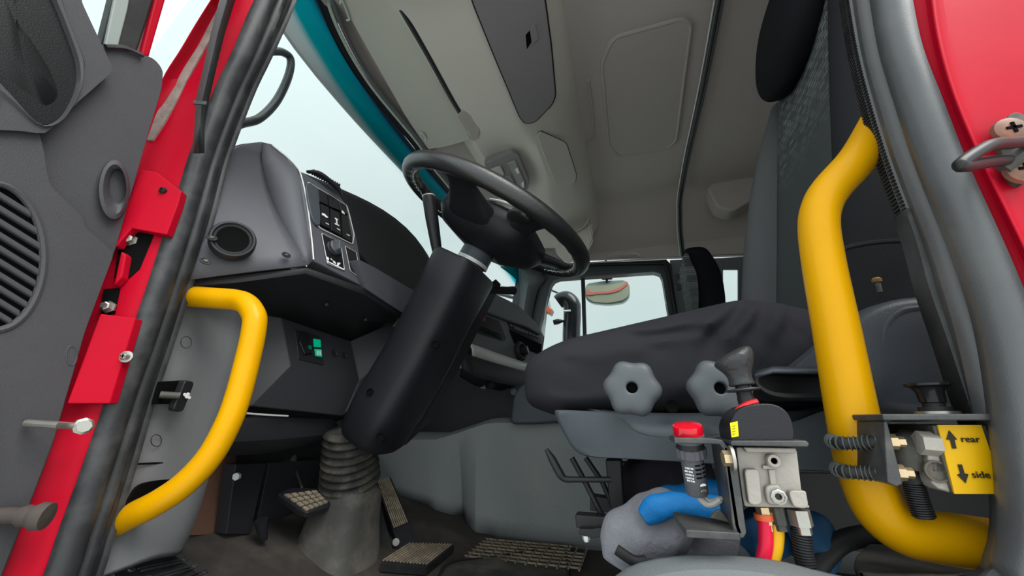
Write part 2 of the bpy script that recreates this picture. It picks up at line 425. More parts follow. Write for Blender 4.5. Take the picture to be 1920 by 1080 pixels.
# roofline strip over the doors
m = M(); m.tube(PP('985,497 1100,493 1200,487 1283,483', y=2.06)+PP('1430,478', y=2.06), .008, 8, flat=.6); m.build('roofline_strip', silver, WR)
# grip moulding + speaker pad in the far upper wall
m = M(); m.tube(PP('1138,483 1150,476 1190,474 1202,480', y=1.96), [.006, .009, .009, .006], 8); m.build('grip_moulding', headd, WR)
pad = rnd(PP('1325,350 1388,312 1412,310 1428,330 1425,366 1375,396 1345,388', y=1.74), .03)
m = M(); m.slab(pad, .12); m.build('corner_pad', headd, WR, bev=.012, seg=3)
m = M(); m.slab(rnd(PP('1266,513 1284,512 1286,540 1270,545', y=2.09), .01), .012); m.build('belt_anchor_cover', walld, WR, bev=.003)
m = M(); m.lathe(P(1276, 528, y=2.085), V(0, -1, 0), [(.018, 0), (.018, .006), (.01, .01)], 16); m.build('belt_anchor', wallg, WR)
# windows
w2 = struct(M().prism(PP('988,510 1250,500 1275,700 985,700', y=2.135), V(0, .004, 0)).build('window_2', gl))
m = M(); m.prism(PP('1089,514 1096,514 1100,640 1093,640', y=2.12), V(0, .02, 0)); m.build('window_divider', blk, w2)
struct(M().prism(PP('1350,500 1390,498 1392,600 1350,600', y=2.135), V(0, .004, 0)).build('window_3', gl))

# curtain rail across the cab, down the far wall
rail = thing('curtain_rail', 'dark slotted curtain rail crossing the grey roof lining behind the hatch panel', 'rail', (.365, 1.0, 1.57))
rp_ = [V(.365, .15+.0*i, 1.2) for i in range(0)]
base = [P(1376, -150, z=1.572), P(1350, 0, z=1.572), P(1318, 165, z=1.572), P(1290, 290, z=1.572), P(1278, 355, y=1.70), P(1275, 378, y=1.74), P(1275, 400, y=1.80), P(1276, 435, y=1.90), P(1281, 480, y=2.0)]
m = M(); m.tube(base, .013, 8, flat=.5, ref=(0, 0, 1)); m.build('rail_channel', wallg, rail)
m = M(); m.tube([p+V(-.002, -.004, -.004) for p in base], .0055, 6); m.build('rail_slot', blk, rail)
m = M(); m.tube([p+V(-.017, 0, -.003) for p in base], .003, 6); m.build('rail_lip', silver, rail)

# windscreen
rows = []; uvs = []
for i in range(36):
    y = .02+i*2.08/35; row = []
    for j in range(16):
        t = j/15; d = t*.72
        x = hx(y)-.45*d-.014; z = hz(y)-d*.9
        row.append(V(x, y, z)); uvs.append((i/35, t))
    rows.append(row)
m = M().grid(rows); me_ = m
ws = struct(me_.build('window_1', glw))
me = ws.data; ul = me.uv_layers.new(name='UVMap')
for lp in me.loops:
    co = me.vertices[lp.vertex_index].co
    ul.data[lp.index].uv = (co.y, (hz(co.y)-co.z)/.9/.72)
# exterior sun visor above the windscreen
evp = [(y, -.895-.0*y+.10*max(0, .35-y)**1.2) for y in [.0+i*.1 for i in range(23)]]
rows = []
for y, x in evp:
    xo = x+.13*max(0, abs(y-1.05)-.35)**2
    rows.append([V(xo-.012*(y-.3)*0, y, 1.397), V(xo+.006, y, 1.40), V(xo+.02, y, 1.52), V(xo+.03, y, 1.64)])
tag(M().grid(rows).build('exterior_visor', cloudy, solid=.005), 'smoky grey sun shade outside along the top of the windscreen', 'sun shade')

# ------------------------------------------------------------------ door opening: seal loop and red body
inL = '560,-30 557,0 512,100 478,170 434,284 421,329 397,424 372,500 355,545 325,640 292,740 250,885 212,1005 188,1085 150,1180'
outL = '496,-30 482,0 442,100 407,175 360,300 345,350 322,420 297,500 283,545 250,640 212,740 162,885 118,1005 92,1085 40,1180'
inR = '1585,-40 1590,0 1608,104 1634,207 1670,322 1717,446 1743,540 1778,640 1820,765 1862,880 1877,965 1874,1025 1860,1062 1840,1090'
outR = '1688,-40 1694,0 1712,90 1745,180 1790,300 1836,405 1880,505 1908,580 1925,660 1935,760 1938,880 1940,980 1932,1060 1915,1110'
IL = resample(sp(PP(inL, y=.045), 4), 46)[::-1]; OL = resample(sp(PP(outL, y=-.018), 4), 46)[::-1]
IR = resample(sp(PP(inR, y=.045), 4), 46); OR_ = resample(sp(PP(outR, y=-.018), 4), 46)
def mid(a0, a1, n, dz, yv):
    return [V(a0.x*(1-t)+a1.x*t, yv, a0.z*(1-t)+a1.z*t+dz*math.sin(math.pi*t)) for t in [(k+1)/(n+1) for k in range(n)]]
IT = [V(-.46, .045, 1.2), V(-.40, .045, 1.42), V(-.3, .045, 1.5), V(-.05, .045, 1.5), V(.15, .045, 1.47), V(.2, .045, 1.3), V(.22, .045, .9), V(.23, .045, .6)]
IT = [IL[-1].lerp(V(-.44, .045, 1.3), .5), V(-.44, .045, 1.3), V(-.38, .045, 1.45), V(-.25, .045, 1.5), V(.05, .045, 1.5), V(.2, .045, 1.42), V(.24, .045, 1.2), IR[0].lerp(V(.24, .045, 1.2), .5)]
def outw(p, d=.045): 
    c = V(-.16, 0, .8); w = V(p.x-c.x, 0, (p.z-c.z)*.8).normalized(); return V(p.x+w.x*d, -.018, p.z+w.z*d)
OT = [outw(p) for p in IT]
IB = mid(IR[-1], IL[0], 8, -.03, .045); OB = [V(p.x, -.018, p.z-.035) for p in IB]
inn = IL+IT+IR+IB; out_ = OL+OT+OR_+OB
prof = [(0, -.004), (.02, .0), (.07, .004), (.13, .002), (.155, -.005), (.18, -.006), (.2, .002), (.24, .004), (.30, .004), (.325, -.003), (.345, -.003), (.365, .005), (.42, .008), (.5, .006), (.54, .0), (.565, -.007), (.60, -.007), (.625, .004), (.70, .009), (.82, .009), (.93, .003), (1, -.006)]
rows = []; N = len(inn)
for i in range(N):
    a, b = inn[i], out_[i]; t = (inn[(i+1) % N]-inn[i-1]).normalized(); w = (b-a); nrm = t.cross(w).normalized()
    if nrm.dot(CAM-a) < 0: nrm = -nrm
    rows.append([a+w*s+nrm*h for s, h in prof])
m = M().grid(rows[99:]+rows[:55])
seal = struct(m.build('trim_2', rub, solid=.003, sharp=60))
rubw = mat('rear_seal_rubber', (.05, .052, .056), .34, spec=1.3, grain=.12, gscale=1200, dirt=.4, dcol=(.11, .11, .112), dscale=16)  # lighter, glossier copy of the seal rubber for the rear pillar run
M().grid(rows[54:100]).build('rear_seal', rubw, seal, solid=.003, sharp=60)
for ks in (5, 10, 16):
    gm = M(); gm.tube([rw[ks] for rw in rows], .0031, 6, smooth=1, closed=True); gm.build('seal_groove', hole, seal)
# ribbed gripping edge on the inner lip of the right pillar
m = M()
q = resample(IR[2:28], 90)
for i, p in enumerate(q[:-1]):
    d = (q[i+1]-p).normalized(); m.box(p+V(-.001, -.001, 0), (.0045, .007, (q[i+1]-p).length*.28), (V(1, 0, 0), V(0, 1, 0), d))
m.build('ribbed_edge', rubd, seal)
m = M()
q = IR[23:40]; m.grid([[p+V(-.006, .006, 0), p+V(-.007, -.012, 0), p+V(.006, -.02, 0)] for p in q]); m.build('seal_joint_clip', rub, seal, solid=.002)

# left jamb: red A pillar from the seal out to the door hinge side
jr = [(-60, 502, 470, 430), (0, 488, 440, 390), (60, 465, 415, 352), (100, 447, 395, 330), (145, 424, 370, 298), (220, 396, 340, 280), (300, 365, 305, 254), (380, 340, 280, 230), (430, 325, 268, 216),
      (540, 290, 235, 178), (590, 270, 216, 160), (640, 255, 198, 142), (755, 212, 162, 109), (865, 172, 128, 78), (990, 126, 80, 32), (1080, 98, 50, -2), (1180, 45, 0, -50)]
rows = []
for (yy, a, b, c) in jr:
    rows.append([P(a, yy, y=-.012), P((a+b)/2, yy, y=-.022), P(b, yy, y=-.028), P((b+c)/2, yy, y=-.036), P(c, yy, y=-.045 if yy > 200 else -.06)])
WL = struct(M().grid(rows).build('wall_left', red, sub=2, solid=.004, off=-1))
# upper extension of both pillars and roof edge (outside the frame)
m = M(); m.tube([rows[0][2]+V(.0, 0, .0), V(-.5, -.01, 1.35), V(-.36, -.01, 1.55), V(.0, -.01, 1.58), V(.3, -.01, 1.5)], .04, 10); m.build('roof_edge', red, WL)
def jpt(px, py, lift=.006):   # point just proud of the jamb
    best = None
    for r0, r1 in zip(jr, jr[1:]):
        if r0[0] <= py <= r1[0]:
            t = (py-r0[0])/(r1[0]-r0[0]); a, b, c = [r0[k]*(1-t)+r1[k]*t for k in (1, 2, 3)]
            if px >= b: s = (a-px)/(a-b); yv = -.012-.016*s
            else: s = (b-px)/(b-c); yv = -.028-.017*s
            return P(px, py, y=yv-lift)
    return P(px, py, y=-.04)
def jpoly(s, lift=.006): return [jpt(*map(float, w.split(',')), lift) for w in s.split()]
def patch(name, s, mt, lift, thick, bev=.0015):
    poly = jpoly(s, lift); n = len(poly)
    m = M(); d = V(-.35, .9, 0)*thick; m.prism(poly, d); return m.build(name, mt, WL, bev=bev)
patch('upper_cover_plate', '262,318 292,322 340,358 333,384 312,440 246,428 218,462 208,462', red, .010, .012)
patch('lower_cover_plate', '187,588 254,596 232,668 205,757 124,757', red, .010, .012)
patch('hinge_recess', '245,428 290,440 262,505 243,520 214,520 222,470', hole, .0035, .004, 0)
patch('hinge_recess', '194,542 222,540 214,588 190,590', hole, .0035, .004, 0)
patch('sealant_strip', '405,8 415,20 395,70 372,110 350,150 330,190 310,225 285,262 275,262 292,215 318,165 350,110 382,55', mat('dried_sealant', (.28, .22, .2), .9, dirt=.7, dcol=(.12, .08, .07), dscale=60), .0035, .004, .0005)
m = M()
for s in ('226,470 236,478 228,520 212,535', ): m.prism(jpoly(s, .008), V(-.004, .01, 0))
m.build('hinge_leaf', red, WL, bev=.002)
def screw(px, py, r, mt, name, hexh=False, cross=True, lift=.012):
    p = jpt(px, py, lift); ax = V(.55, -.83, 0)
    m = M(); m.lathe(p+ax*-.006, ax, [(r*1.5, 0), (r*1.5, .003), (r, .0035), (r, .006), (r*.6, .0085), (0, .009)] if not hexh else [(r*1.5, 0), (r*1.5, .003), (r, .003), (r, .009), (r*.7, .010), (0, .010)], 6 if hexh else 18)
    o = m.build(name, mt, WL, sharp=30)
    if cross:
        u, w, a = frame(ax); c = M(); c.box(p+ax*.0028, (r*.5, r*.12, .0006), (u, w, a)); c.box(p+ax*.0028, (r*.12, r*.5, .0006), (u, w, a)); c.build('screw_recess', hole, o)
screw(305, 356, .0042, blk, 'cover_screw'); screw(233, 668, .0045, steel, 'cover_screw')
screw(242, 448, .0052, steel, 'hinge_bolt', True, False, .006); screw(199, 574, .0052, steel, 'hinge_bolt', True, False, .006)
# door stay pin
a = jpt(150, 799, .02); b = jpt(108, 797, .026)
m = M(); m.tube([b+V(-.03, -.01, .002), b, a], .0035, 8, smooth=1); m.build('stay_rod', steel, WL)
m = M(); m.lathe(a+V(.006, 0, 0), V(1, -.4, 0), [(.0085, -.012), (.0085, 0), (.006, .002), (.006, .006), (0, .006)], 8); m.build('stay_bolt', steel, WL, sharp=30)
# grey check-strap boot low on the jamb
c0 = jpt(82, 968, .02); m = M(); m.lathe(c0, V(-.8, -.6, .1), [(.0, -.004), (.012, -.003), (.0125, .004), (.009, .010), (.0098, .015), (.007, .02), (.0075, .027), (.006, .04)], 18); m.build('stay_boot', mat('grey_rubber_boot', (.05, .04, .037), .7, dirt=.5, dcol=(.09, .075, .065), dscale=40), WL)
# loose black rubber strip hanging down the pillar
rs = tag(M().grid([[jpt(a_, y_, .020), jpt(a_+w_*.5, y_, .026), jpt(a_+w_, y_, .018)] for y_, a_, w_ in ((-50, 432, 26), (0, 413, 27), (60, 397, 24), (120, 384, 22), (190, 368, 22), (240, 366, 16), (287, 361, 21))]).build('weatherstrip', rub, solid=.002), 'loose black rubber strip hanging on the red front pillar', 'rubber strip')
m = M(); m.slab(jpoly('363,188 388,190 386,196 362,194', .028), .002); m.build('strip_end', rub, rs)

# right: red B pillar
br = [(-80, 1680, 1735, 1800), (0, 1690, 1742, 1815), (70, 1702, 1752, 1830), (150, 1730, 1773, 1850), (223, 1757, 1800, 1875), (316, 1792, 1842, 1915), (405, 1832, 1886, 1960), (500, 1874, 1932, 2010), (580, 1900, 1965, 2050), (700, 1922, 1990, 2080), (880, 1932, 2000, 2100), (1080, 1920, 2005, 2110), (1200, 1890, 2005, 2110)]
rows = []
for yy, a, b, c in br:
    o_ = P(c+110, yy, y=-.012)
    rows.append([P(a, yy, y=-.008), P(a*.6+b*.4, yy, y=-.014), P(b-4, yy, y=-.016), P(b+2, yy, y=-.024), P(b+12, yy, y=-.024), P(b+18, yy, y=-.017), P(c, yy, y=-.014), o_, V(o_.x+.3, 0, o_.z)])
BP = struct(M().grid(rows).build('trim_3', red, sub=2, solid=.004, off=-1))
# door striker
stk = thing('door_striker', 'rusty black wire striker loop on a round base on the red rear pillar', 'door latch', P(1895, 290, y=-.014))
c0 = P(1900, 283, y=-.016)
bs = [P(1893+44*math.cos(t)*.75+ (8 if math.sin(t) > 0 else 0), 283+66*math.sin(t), y=-.018) for t in [2*math.pi*k/26 for k in range(26)]]
bs = [P(1903+math.cos(t)*34-6*math.sin(t)*-1, 283+math.sin(t)*66, y=-.018) for t in [2*math.pi*k/26 for k in range(26)]]
dirtm = mat('dirty_steel', (.07, .07, .062), .6, metal=.3, dirt=.8, dcol=(.2, .16, .13), dscale=55)
rust = mat('rusted_screw', (.16, .1, .08), .5, metal=.4, dirt=.8, dcol=(.45, .16, .1), dscale=70)
M().slab([p+V(0, -.004, 0) for p in bs], .01).build('striker_base', dirtm, stk, bev=.002)
for px, py in ((1890, 247), (1913, 322)):
    p = P(px, py, y=-.024); s = M().lathe(p, V(0, -1, 0), [(.0095, 0), (.009, .003), (.006, .0045), (0, .0045)], 20).build('striker_screw', rust, stk)
    c = M(); c.box(p+V(0, -.0047, 0), (.004, .0006, .0009)); c.box(p+V(0, -.0047, 0), (.0009, .0006, .004)); c.build('screw_cross', hole, s)
lp = [P(1940, 262, y=-.03), P(1900, 268, y=-.045), P(1868, 270, y=-.058), P(1845, 278, y=-.064), P(1803, 306, y=-.07), P(1812, 311, y=-.067), P(1858, 303, y=-.045), P(1890, 300, y=-.028)]
M().tube(lp, .0037, 10, smooth=7).build('striker_loop', blk, stk)
M().tube([P(1880, 318, y=-.026), P(1898, 303, y=-.028), P(1925, 284, y=-.03)], .0045, 8).build('loop_root', dirtm, stk)

# ------------------------------------------------------------------ open door (left)
D = struct(thing('door_1', 'x', 'x')); del D['label']; del D['category']
XD = -.6
m = M(); m.slab(rnd(PP('196,86 258,101 288,108 306,130 304,165 281,240 217,466 160,622 100,832 18,1047 -20,1140 -300,1300 -300,-300 150,-300 152,0 190,82', x=XD-.006), .008), .035)
m.build('trim_panel', doorp, D, bev=.006, seg=3)
crease = '-300,232 40,238 85,246 83,290 92,345 157,408 158,424 216,474 160,622 100,832 18,1047 -20,1140 -300,1300'
a, b = None, None
outer = rnd(PP(crease, x=XD+.004), .006)
gri = ell(-12, 482, 96, 140, 40, x=XD+.004)
a, b = M().ringface(outer, gri, 90)
m = M().grid([[p+V(-.014, 0, 0) for p in a], [p+V(-.002, 0, 0) for p in a], [p.lerp(q, .015) for p, q in zip(a, b)], [p.lerp(q, .97) for p, q in zip(a, b)], b, [p+V(-.004, 0, 0) for p in b]], cu=True)
m.build('lower_trim', doorp, D)
# speaker grille
gb = M(); gb.slab([p+V(-.004, 0, 0) for p in ell(-12, 482, 97, 141, 40, x=XD+.004)], .008); g = gb.build('speaker_grille', hole, D)
m = M()
for k in range(-12, 14):
    y0 = 482+k*25
    # slats fall to the right
    A = None; pts_ = []
    for px in range(-110, 90, 3):
        py = y0+.62*(px+12)
        if ((px+12)/92)**2+((py-482)/136)**2 < 1: pts_.append((px, py))
    if len(pts_) > 3:
        (x1, y1), (x2, y2) = pts_[0], pts_[-1]
        poly = [P(x1, y1-7, x=XD+.005), P(x2, y2-7, x=XD+.005), P(x2+1, y2+7, x=XD+.005), P(x1, y1+7, x=XD+.005)]
        m.slab(poly, .007)
m.build('grille_slats', doorp, g, bev=.002)
m = M(); m.tube(ell(-12, 482, 94, 138, 48, x=XD+.003), .0035, 8, smooth=1, closed=True); m.build('grille_rim', doorp, g)
# handle section with recess
rec = sp(PP('40,-140 95,-20 128,60 148,122 146,170 122,218 92,237 62,226 20,180 -60,95 -160,-20 -120,-120', x=XD+.010), 6, closed=True)
outer = rnd(PP('-300,-300 150,-300 152,0 213,128 211,136 150,188 98,240 84,252 40,246 -300,236', x=XD+.010), .006)
a, b = M().ringface(outer, rec, 90)
cc = sum(b, Vector())/len(b)
m = M().grid([[p+V(-.02, 0, 0) for p in a], [p+V(-.002, 0, 0) for p in a], [p.lerp(q, .02) for p, q in zip(a, b)], [p.lerp(q, .82) for p, q in zip(a, b)], [p.lerp(q, .9)+V(.003, 0, 0) for p, q in zip(a, b)], [q+V(.002, 0, 0) for q in b], [q.lerp(cc, .03)+V(-.006, 0, 0) for q in b]], cu=True)
m.build('handle_surround', doorp, D)
m = M().grid([[q.lerp(cc, .03)+V(-.004, 0, 0) for q in b], [q.lerp(cc, .10)+V(-.03, 0, 0) for q in b], [q.lerp(cc, .3)+V(-.04, 0, 0) for q in b], [q.lerp(cc, .95)+V(-.042, 0, 0) for q in b]], cu=True, cap=True)
m.build('handle_recess', doorl, D)
hb = sp(PP('-60,-120 20,-60 26,30 60,80 96,140 112,190 88,212 55,190 5,150 -60,60 -130,-40', x=XD+.002), 5, closed=True)
m = M(); cc2 = sum(hb, Vector())/len(hb)
m.grid([[p+V(-.035, 0, 0) for p in hb], hb, [p.lerp(cc2, .1)+V(.004, 0, 0) for p in hb], [p.lerp(cc2, .5)+V(.006, 0, 0) for p in hb]], cu=True, cap=True); m.build('pull_handle', doorl, D)
# oval cup
m = M(); e1 = ell(214, 356, 30, 57, 32, x=XD-.004); e2 = ell(215, 355, 22, 47, 32, x=XD+.005); e3 = ell(220, 350, 17, 34, 32, x=XD+.001); e4 = ell(226, 345, 12, 25, 32, x=XD-.03)
m.grid([e1, ell(214, 356, 28.5, 55, 32, x=XD+.003), e2, e3, e4], cu=True); cup = m.build('cup_ring', doorp, D)
m = M(); m.add(e4, [tuple(range(32))]); m.build('cup_floor', doorl, cup)
m = M()
for px, py, rx, ry in ((134, 667, 10, 18),):
    m.tube(ell(px, py, rx, ry, 24, x=XD+.004), .0008, 6, smooth=1, closed=True)
m.build('plug_mark', doorp, D)
# window frame of the door
m = M(); m.slab(PP('192,84 258,101 275,50 290,0 330,-140 235,-140 214,-5', x=XD-.012), .02); m.build('window_channel', rubd, D, bev=.004)
m = M(); m.slab(PP('196,84 222,90 240,20 268,-140 236,-140 214,0', x=XD-.009), .005); m.build('channel_lip', plaster, D, bev=.002)
m = M(); m.slab(PP('262,103 281,109 312,0 350,-140 328,-140 288,0', x=XD-.02), .02); m.build('outer_frame', red, D, bev=.004)
m = M(); m.slab(PP('90,-200 260,-200 225,95 150,95', x=XD-.025), .003); m.build('door_glass', gl, D)
M().tube(PP('198,87 235,90 268,104', x=XD-.002), .003, 6).build('waist_seal', rub, D)

# ------------------------------------------------------------------ dashboard
DB = thing('dashboard', 'dark grey plastic dashboard with switch pod by the driver door and silver trim strip', 'dashboard', (-.6, .6, .45))
PL = (V(-.512, .15, .6), V(.94, 0, .34))
r1 = [P(575, 500, y=.15), P(563, 474, y=.147), P(545, 447, y=.144), P(522, 409, y=.14), P(501, 361, y=.135), P(491, 320, y=.13), P(486, 290, y=.127), P(490, 268, y=.124)]
r2 = [P(588, 487, pl=PL), P(584, 444, pl=PL), P(575, 376, pl=PL), P(563, 324, pl=PL), P(552, 309, y=.17), P(540, 296, y=.165), P(525, 284, y=.155), P(510, 272, y=.145)]
L1 = resample(sp([P(335, 528, y=.028), P(352, 480, y=.028), P(375, 420, y=.03), P(398, 340, y=.035), P(412, 300, y=.04), P(430, 280, y=.05), P(455, 272, y=.08)], 4), 12)
R1 = resample(sp(r1, 4), 12); R2 = resample(sp(r2, 4), 12)
# side face with the round outlet hole
a_, b_ = [], []
sd_poly = L1+R1[::-1]
pls = plane3(L1[0], R1[0], R1[-2])
c0 = P(436, 453, pl=pls)
rows = [L1]
m = M(); cols = []
for k in range(1, 8):
    t = k/8; cols.append([a.lerp(b, t)+V(0, -.002*math.sin(math.pi*t), 0) for a, b in zip(L1, R1)])
m.grid([L1]+cols+[R1]); m.build('pod_side', dash, DB, solid=.004, off=-1)
m = M(); m.grid([R1, [a.lerp(b, .5)+V(.001, -.001, 0) for a, b in zip(R1, R2)], R2]); m.build('pod_corner', dash, DB, solid=.004, off=-1)
m = M(); m.tube([p+(CAM-p).normalized()*.0035 for p in r1], .0011, 6); m.tube([p+(CAM-p).normalized()*.002 for p in r2], .0014, 6); m.build('pod_edge_highlight', silver, DB)  # silver tubes paint the highlights along the bevelled pod edges
# pod top closing surface
top = [[P(455, 272, y=.08), P(490, 268, y=.124), P(510, 272, y=.145), P(540, 296, y=.165), P(563, 323, pl=PL), P(639, 369, pl=PL)]]
top.append([p+V(-.16, .0, .0) for p in top[0]])
M().grid(top).build('pod_top', dash, DB, solid=.004)
# switch panel face
def on(s, l=0):
    return PP(s, pl=(PL[0]+PL[1].normalized()*l, PL[1]))
m = M(); m.slab(rnd(on('562,322 588,489 686,540 669,447 652,388 638,368'), .006), .05); m.build('switch_panel', dash, DB, bev=.003)
# left raised grip beside rocker switches
m = M(); m.slab(rnd(on('574,350 577,342 582,342 598,353 600,380 602,410 601,421 597,423 590,415 583,400', .006), .004), .01); m.build('panel_grip', seatb, DB, bev=.003)
# frame lip around the rocker bank
fr = rnd(on('577,341 650,385 655,402 664,440 661,458 600,428 588,410', .0015), .006)
m = M(); m.tube(fr, .0013, 6, smooth=1, closed=True); m.build('rocker_frame', silver, DB)
m = M(); m.slab(rnd(on('596,352 648,384 662,456 600,424', .001), .003), .002); rb = m.build('rocker_bank', hole, DB)
rk = ['597,353 613,362 616,386 599,378', '615,363 633,374 638,395 617,387', '634,375 648,384 653,402 640,396',
      '600,380 617,388 619,430 602,422', '619,389 637,398 641,443 621,432', '640,400 653,404 661,455 643,445']
for q in rk:
    pp = on(q, .0045); c_ = sum(pp, Vector())/4; pp = [p.lerp(c_, .06) for p in pp]
    m = M(); m.slab(rnd(pp, .0015), .005); m.build('rocker_switch', blkg, DB, bev=.0012)
def quad(poly, mt, parent, name, t=.0004): 
    m = M(); m.slab(poly, t); return m.build(name, mt, parent)
quad(on('604,399 609,401 616,408 612,408 607,404 604,403', .0055), white, rb, 'rocker_symbol')
for s in ('628,408 634,411 634,413 628,410', '630,411 632,412 633,420 631,419', '628,418 636,422 636,424 628,420', '641,394 645,397 647,402 641,399'): quad(on(s, .0055), white, rb, 'rocker_symbol')
for s in ('611,417 617,420 617,422 611,419', '632,427 638,431 638,433 632,429', '650,438 656,441 656,443 650,440'): quad(on(s, .0055), silver, rb, 'rocker_lamp')
# rotary light switch plate
pl_ = rnd(on('603,437 639,456 646,507 614,494', .002), .003)
m = M(); m.slab(pl_, .004); lp_ = m.build('light_switch_plate', blkg, DB, bev=.0008)
m = M(); m.tube(pl_, .0007, 6, smooth=1, closed=True); m.build('plate_edge', silver, lp_)
c0 = P(624, 466, pl=(PL[0]+PL[1].normalized()*.002, PL[1])); ax = PL[1].normalized()
m = M(); m.lathe(c0, ax, [(.0145, 0), (.0145, .007), (.012, .010), (0, .010)], 28); rn = m.build('rotary_knob', knobm, lp_)
u, w, _ = frame(ax, (0, .25, 1)); m = M(); m.box(c0+ax*.013, (.0125, .0035, .006), (u, w, ax)); m.build('knob_bar', knobm, lp_, bev=.002)
m = M()
for i in range(9):
    t = math.radians(-75+i*18); m.box(c0+ax*.006+(w*math.cos(t)+u*math.sin(t))*.0142, (.0008, .0008, .004))
m.build('knob_ribs', blk, lp_)
for s in ('613,481 617,484 616,489 612,485', '620,484 623,486 623,488 620,486', '624,488 629,491 630,495 626,493', '633,492 639,493 634,499 632,497', '614,489 645,504 645,506 614,491'): quad(on(s, .0028), white, lp_, 'switch_symbol')
m = M(); q = rnd(on('647,461 668,473 677,522 657,508', .0015), .004); m.slab(q, .003); bc = m.build('blank_cover', blk, DB, bev=.0006)
m = M(); m.tube(q, .0007, 6, smooth=1, closed=True); m.build('blank_edge', silver, bc)
# defroster grille on the pod top
m = M(); gp = [P(575, 322, y=.20), P(600, 326, y=.215), P(634, 354, y=.26), P(641, 366, y=.27)]
m.tube(gp, [.004, .007, .007, .003], 8, flat=.6); dv = m.build('defroster_grille', dashd, DB)
m = M()
for i in range(12):
    p = gp[0].lerp(gp[2], .1+i*.075)+V(.004, 0, .004); m.box(p, (.006, .001, .004))
m.build('grille_bars', blk, dv)
# round outlet on the pod side
ax = (R1[0]-L1[0]).cross(R1[-2]-L1[0]).normalized()
c0 = P(436, 453, pl=plane3(L1[4], R1[4], R1[2]))
if ax.dot(CAM-c0) < 0: ax = -ax
ax = (ax*.55+(CAM-c0).normalized()*.45+V(.15, 0, 0)).normalized()
c0 += ax*.004
m = M(); m.lathe(c0, ax, [(.030, -.008), (.030, .005), (.028, .009), (.0255, .0092), (.0235, .006), (.022, .0065), (.0205, .0055), (.018, .0035)], 36, cap=False); ov = m.build('air_outlet', dashd, DB)
m = M(); m.lathe(c0, ax, [(.0205, .0058), (.0185, .0056), (.0175, .005), (.012, .0044), (0, .0042)], 36, cap=False); m.build('outlet_throat', hole, ov)
def dscrew(px, py, r, par, **k):
    p = P(px, py, **k); a = (CAM-p).normalized(); n_ = k['pl'][1] if 'pl' in k else a
    n_ = n_ if n_.dot(a) > 0 else -n_
    m = M(); m.lathe(p+n_*.004, n_, [(r*1.25, 0), (r*1.25, .0012), (r, .0012), (r*.9, .0004), (0, .0004)], 18); s = m.build('trim_screw', blk, par)
    m = M(); m.lathe(p+n_*.0048, n_, [(r*.55, 0), (r*.5, .0012), (0, .0012)], 6); m.build('screw_head', dirtm, s)
pq = plane3(L1[4], R1[4], R1[2])
for px, py in ((395, 450), (384, 494), (535, 482)): dscrew(px, py, .0055, DB, pl=pq)
# underside of pod and lower shelf
un = M()
A = [P(330, 528, y=.03), P(450, 516, y=.085), P(575, 502, y=.15), P(686, 541, x=-.512), P(768, 595, x=-.51)]
A2 = [P(332, 538, y=.032), P(450, 528, y=.088), P(572, 512, y=.152), P(683, 552, x=-.516), P(764, 602, x=-.516)]
B = [P(330, 575, x=-.72), P(430, 590, x=-.70), P(525, 597, x=-.635), P(655, 641, x=-.63), P(748, 606, x=-.58)]
un.grid([A, A2, [a.lerp(b, .5) for a, b in zip(A2, B)], B]); un.build('pod_underside', dashd, DB, solid=.004)
m = M(); m.slab(rnd(PP('672,486 700,500 776,545 778,560 768,595 686,541 680,520', x=-.507), .004), .07); m.build('lower_shelf', dash, DB, bev=.004)
for px, py in ((611, 567), (684, 596)): dscrew(px, py, .006, DB, pl=plane3(A[2], A[4], B[3]))
# instrument hood
hoodt = PP('560,318 600,335 640,352 690,372 740,402 780,440 806,482', x=-.63)
hoodb = PP('560,420 600,430 655,455 690,510 730,535 765,552 790,560', x=-.56)
m = M(); m.grid([[p+V(-.3, 0, -.04) for p in hoodt], [p+V(-.1, 0, .002) for p in hoodt], hoodt, [a.lerp(b, .08)+V(.008, 0, 0) for a, b in zip(hoodt, hoodb)], [a.lerp(b, .4)+V(-.01, 0, 0) for a, b in zip(hoodt, hoodb)], hoodb])
m.build('instrument_hood', dashd, DB, sub=1, solid=.003)
# dash top toward the glass and across to the passenger side
m = M(); m.grid([[V(-.70, y, .80) for y in (.04, .3, .6, .8, 1.2, 1.6, 2.06)], [V(-.86, y, .82) for y in (.04, .3, .6, .8, 1.2, 1.6, 2.06)], [V(-1.02, y, .80) for y in (.04, .3, .6, .8, 1.2, 1.6, 2.06)]])
m.build('dash_top', dashd, DB, solid=.01)
# knee panel with switch recess
def K(px, py, x): return P(px, py, x=x)
e, d, g, h_ = K(525, 597, -.635), K(655, 641, -.63), K(543, 687, -.605), K(672, 717, -.60)
rd_, rh, ri = K(750, 600, -.565), K(706, 690, -.57), K(641, 780, -.60)
j, kk, l = K(470, 762, -.62), K(418, 795, -.66), K(345, 560, -.73)
ll, lk = K(470, 580, -.66), K(480, 700, -.635)
m = M(); m.add([e, d, g, h_, rd_, rh, ri, j, kk, l, ll, lk], [(0, 1, 3, 2), (1, 4, 5, 3), (3, 5, 6), (2, 3, 6, 7), (0, 2, 11, 10), (2, 7, 11), (10, 11, 7, 8), (9, 10, 8)])
m.build('knee_panel', kneem, DB, solid=.006, off=-1, bev=.009, seg=4, sharp=60)
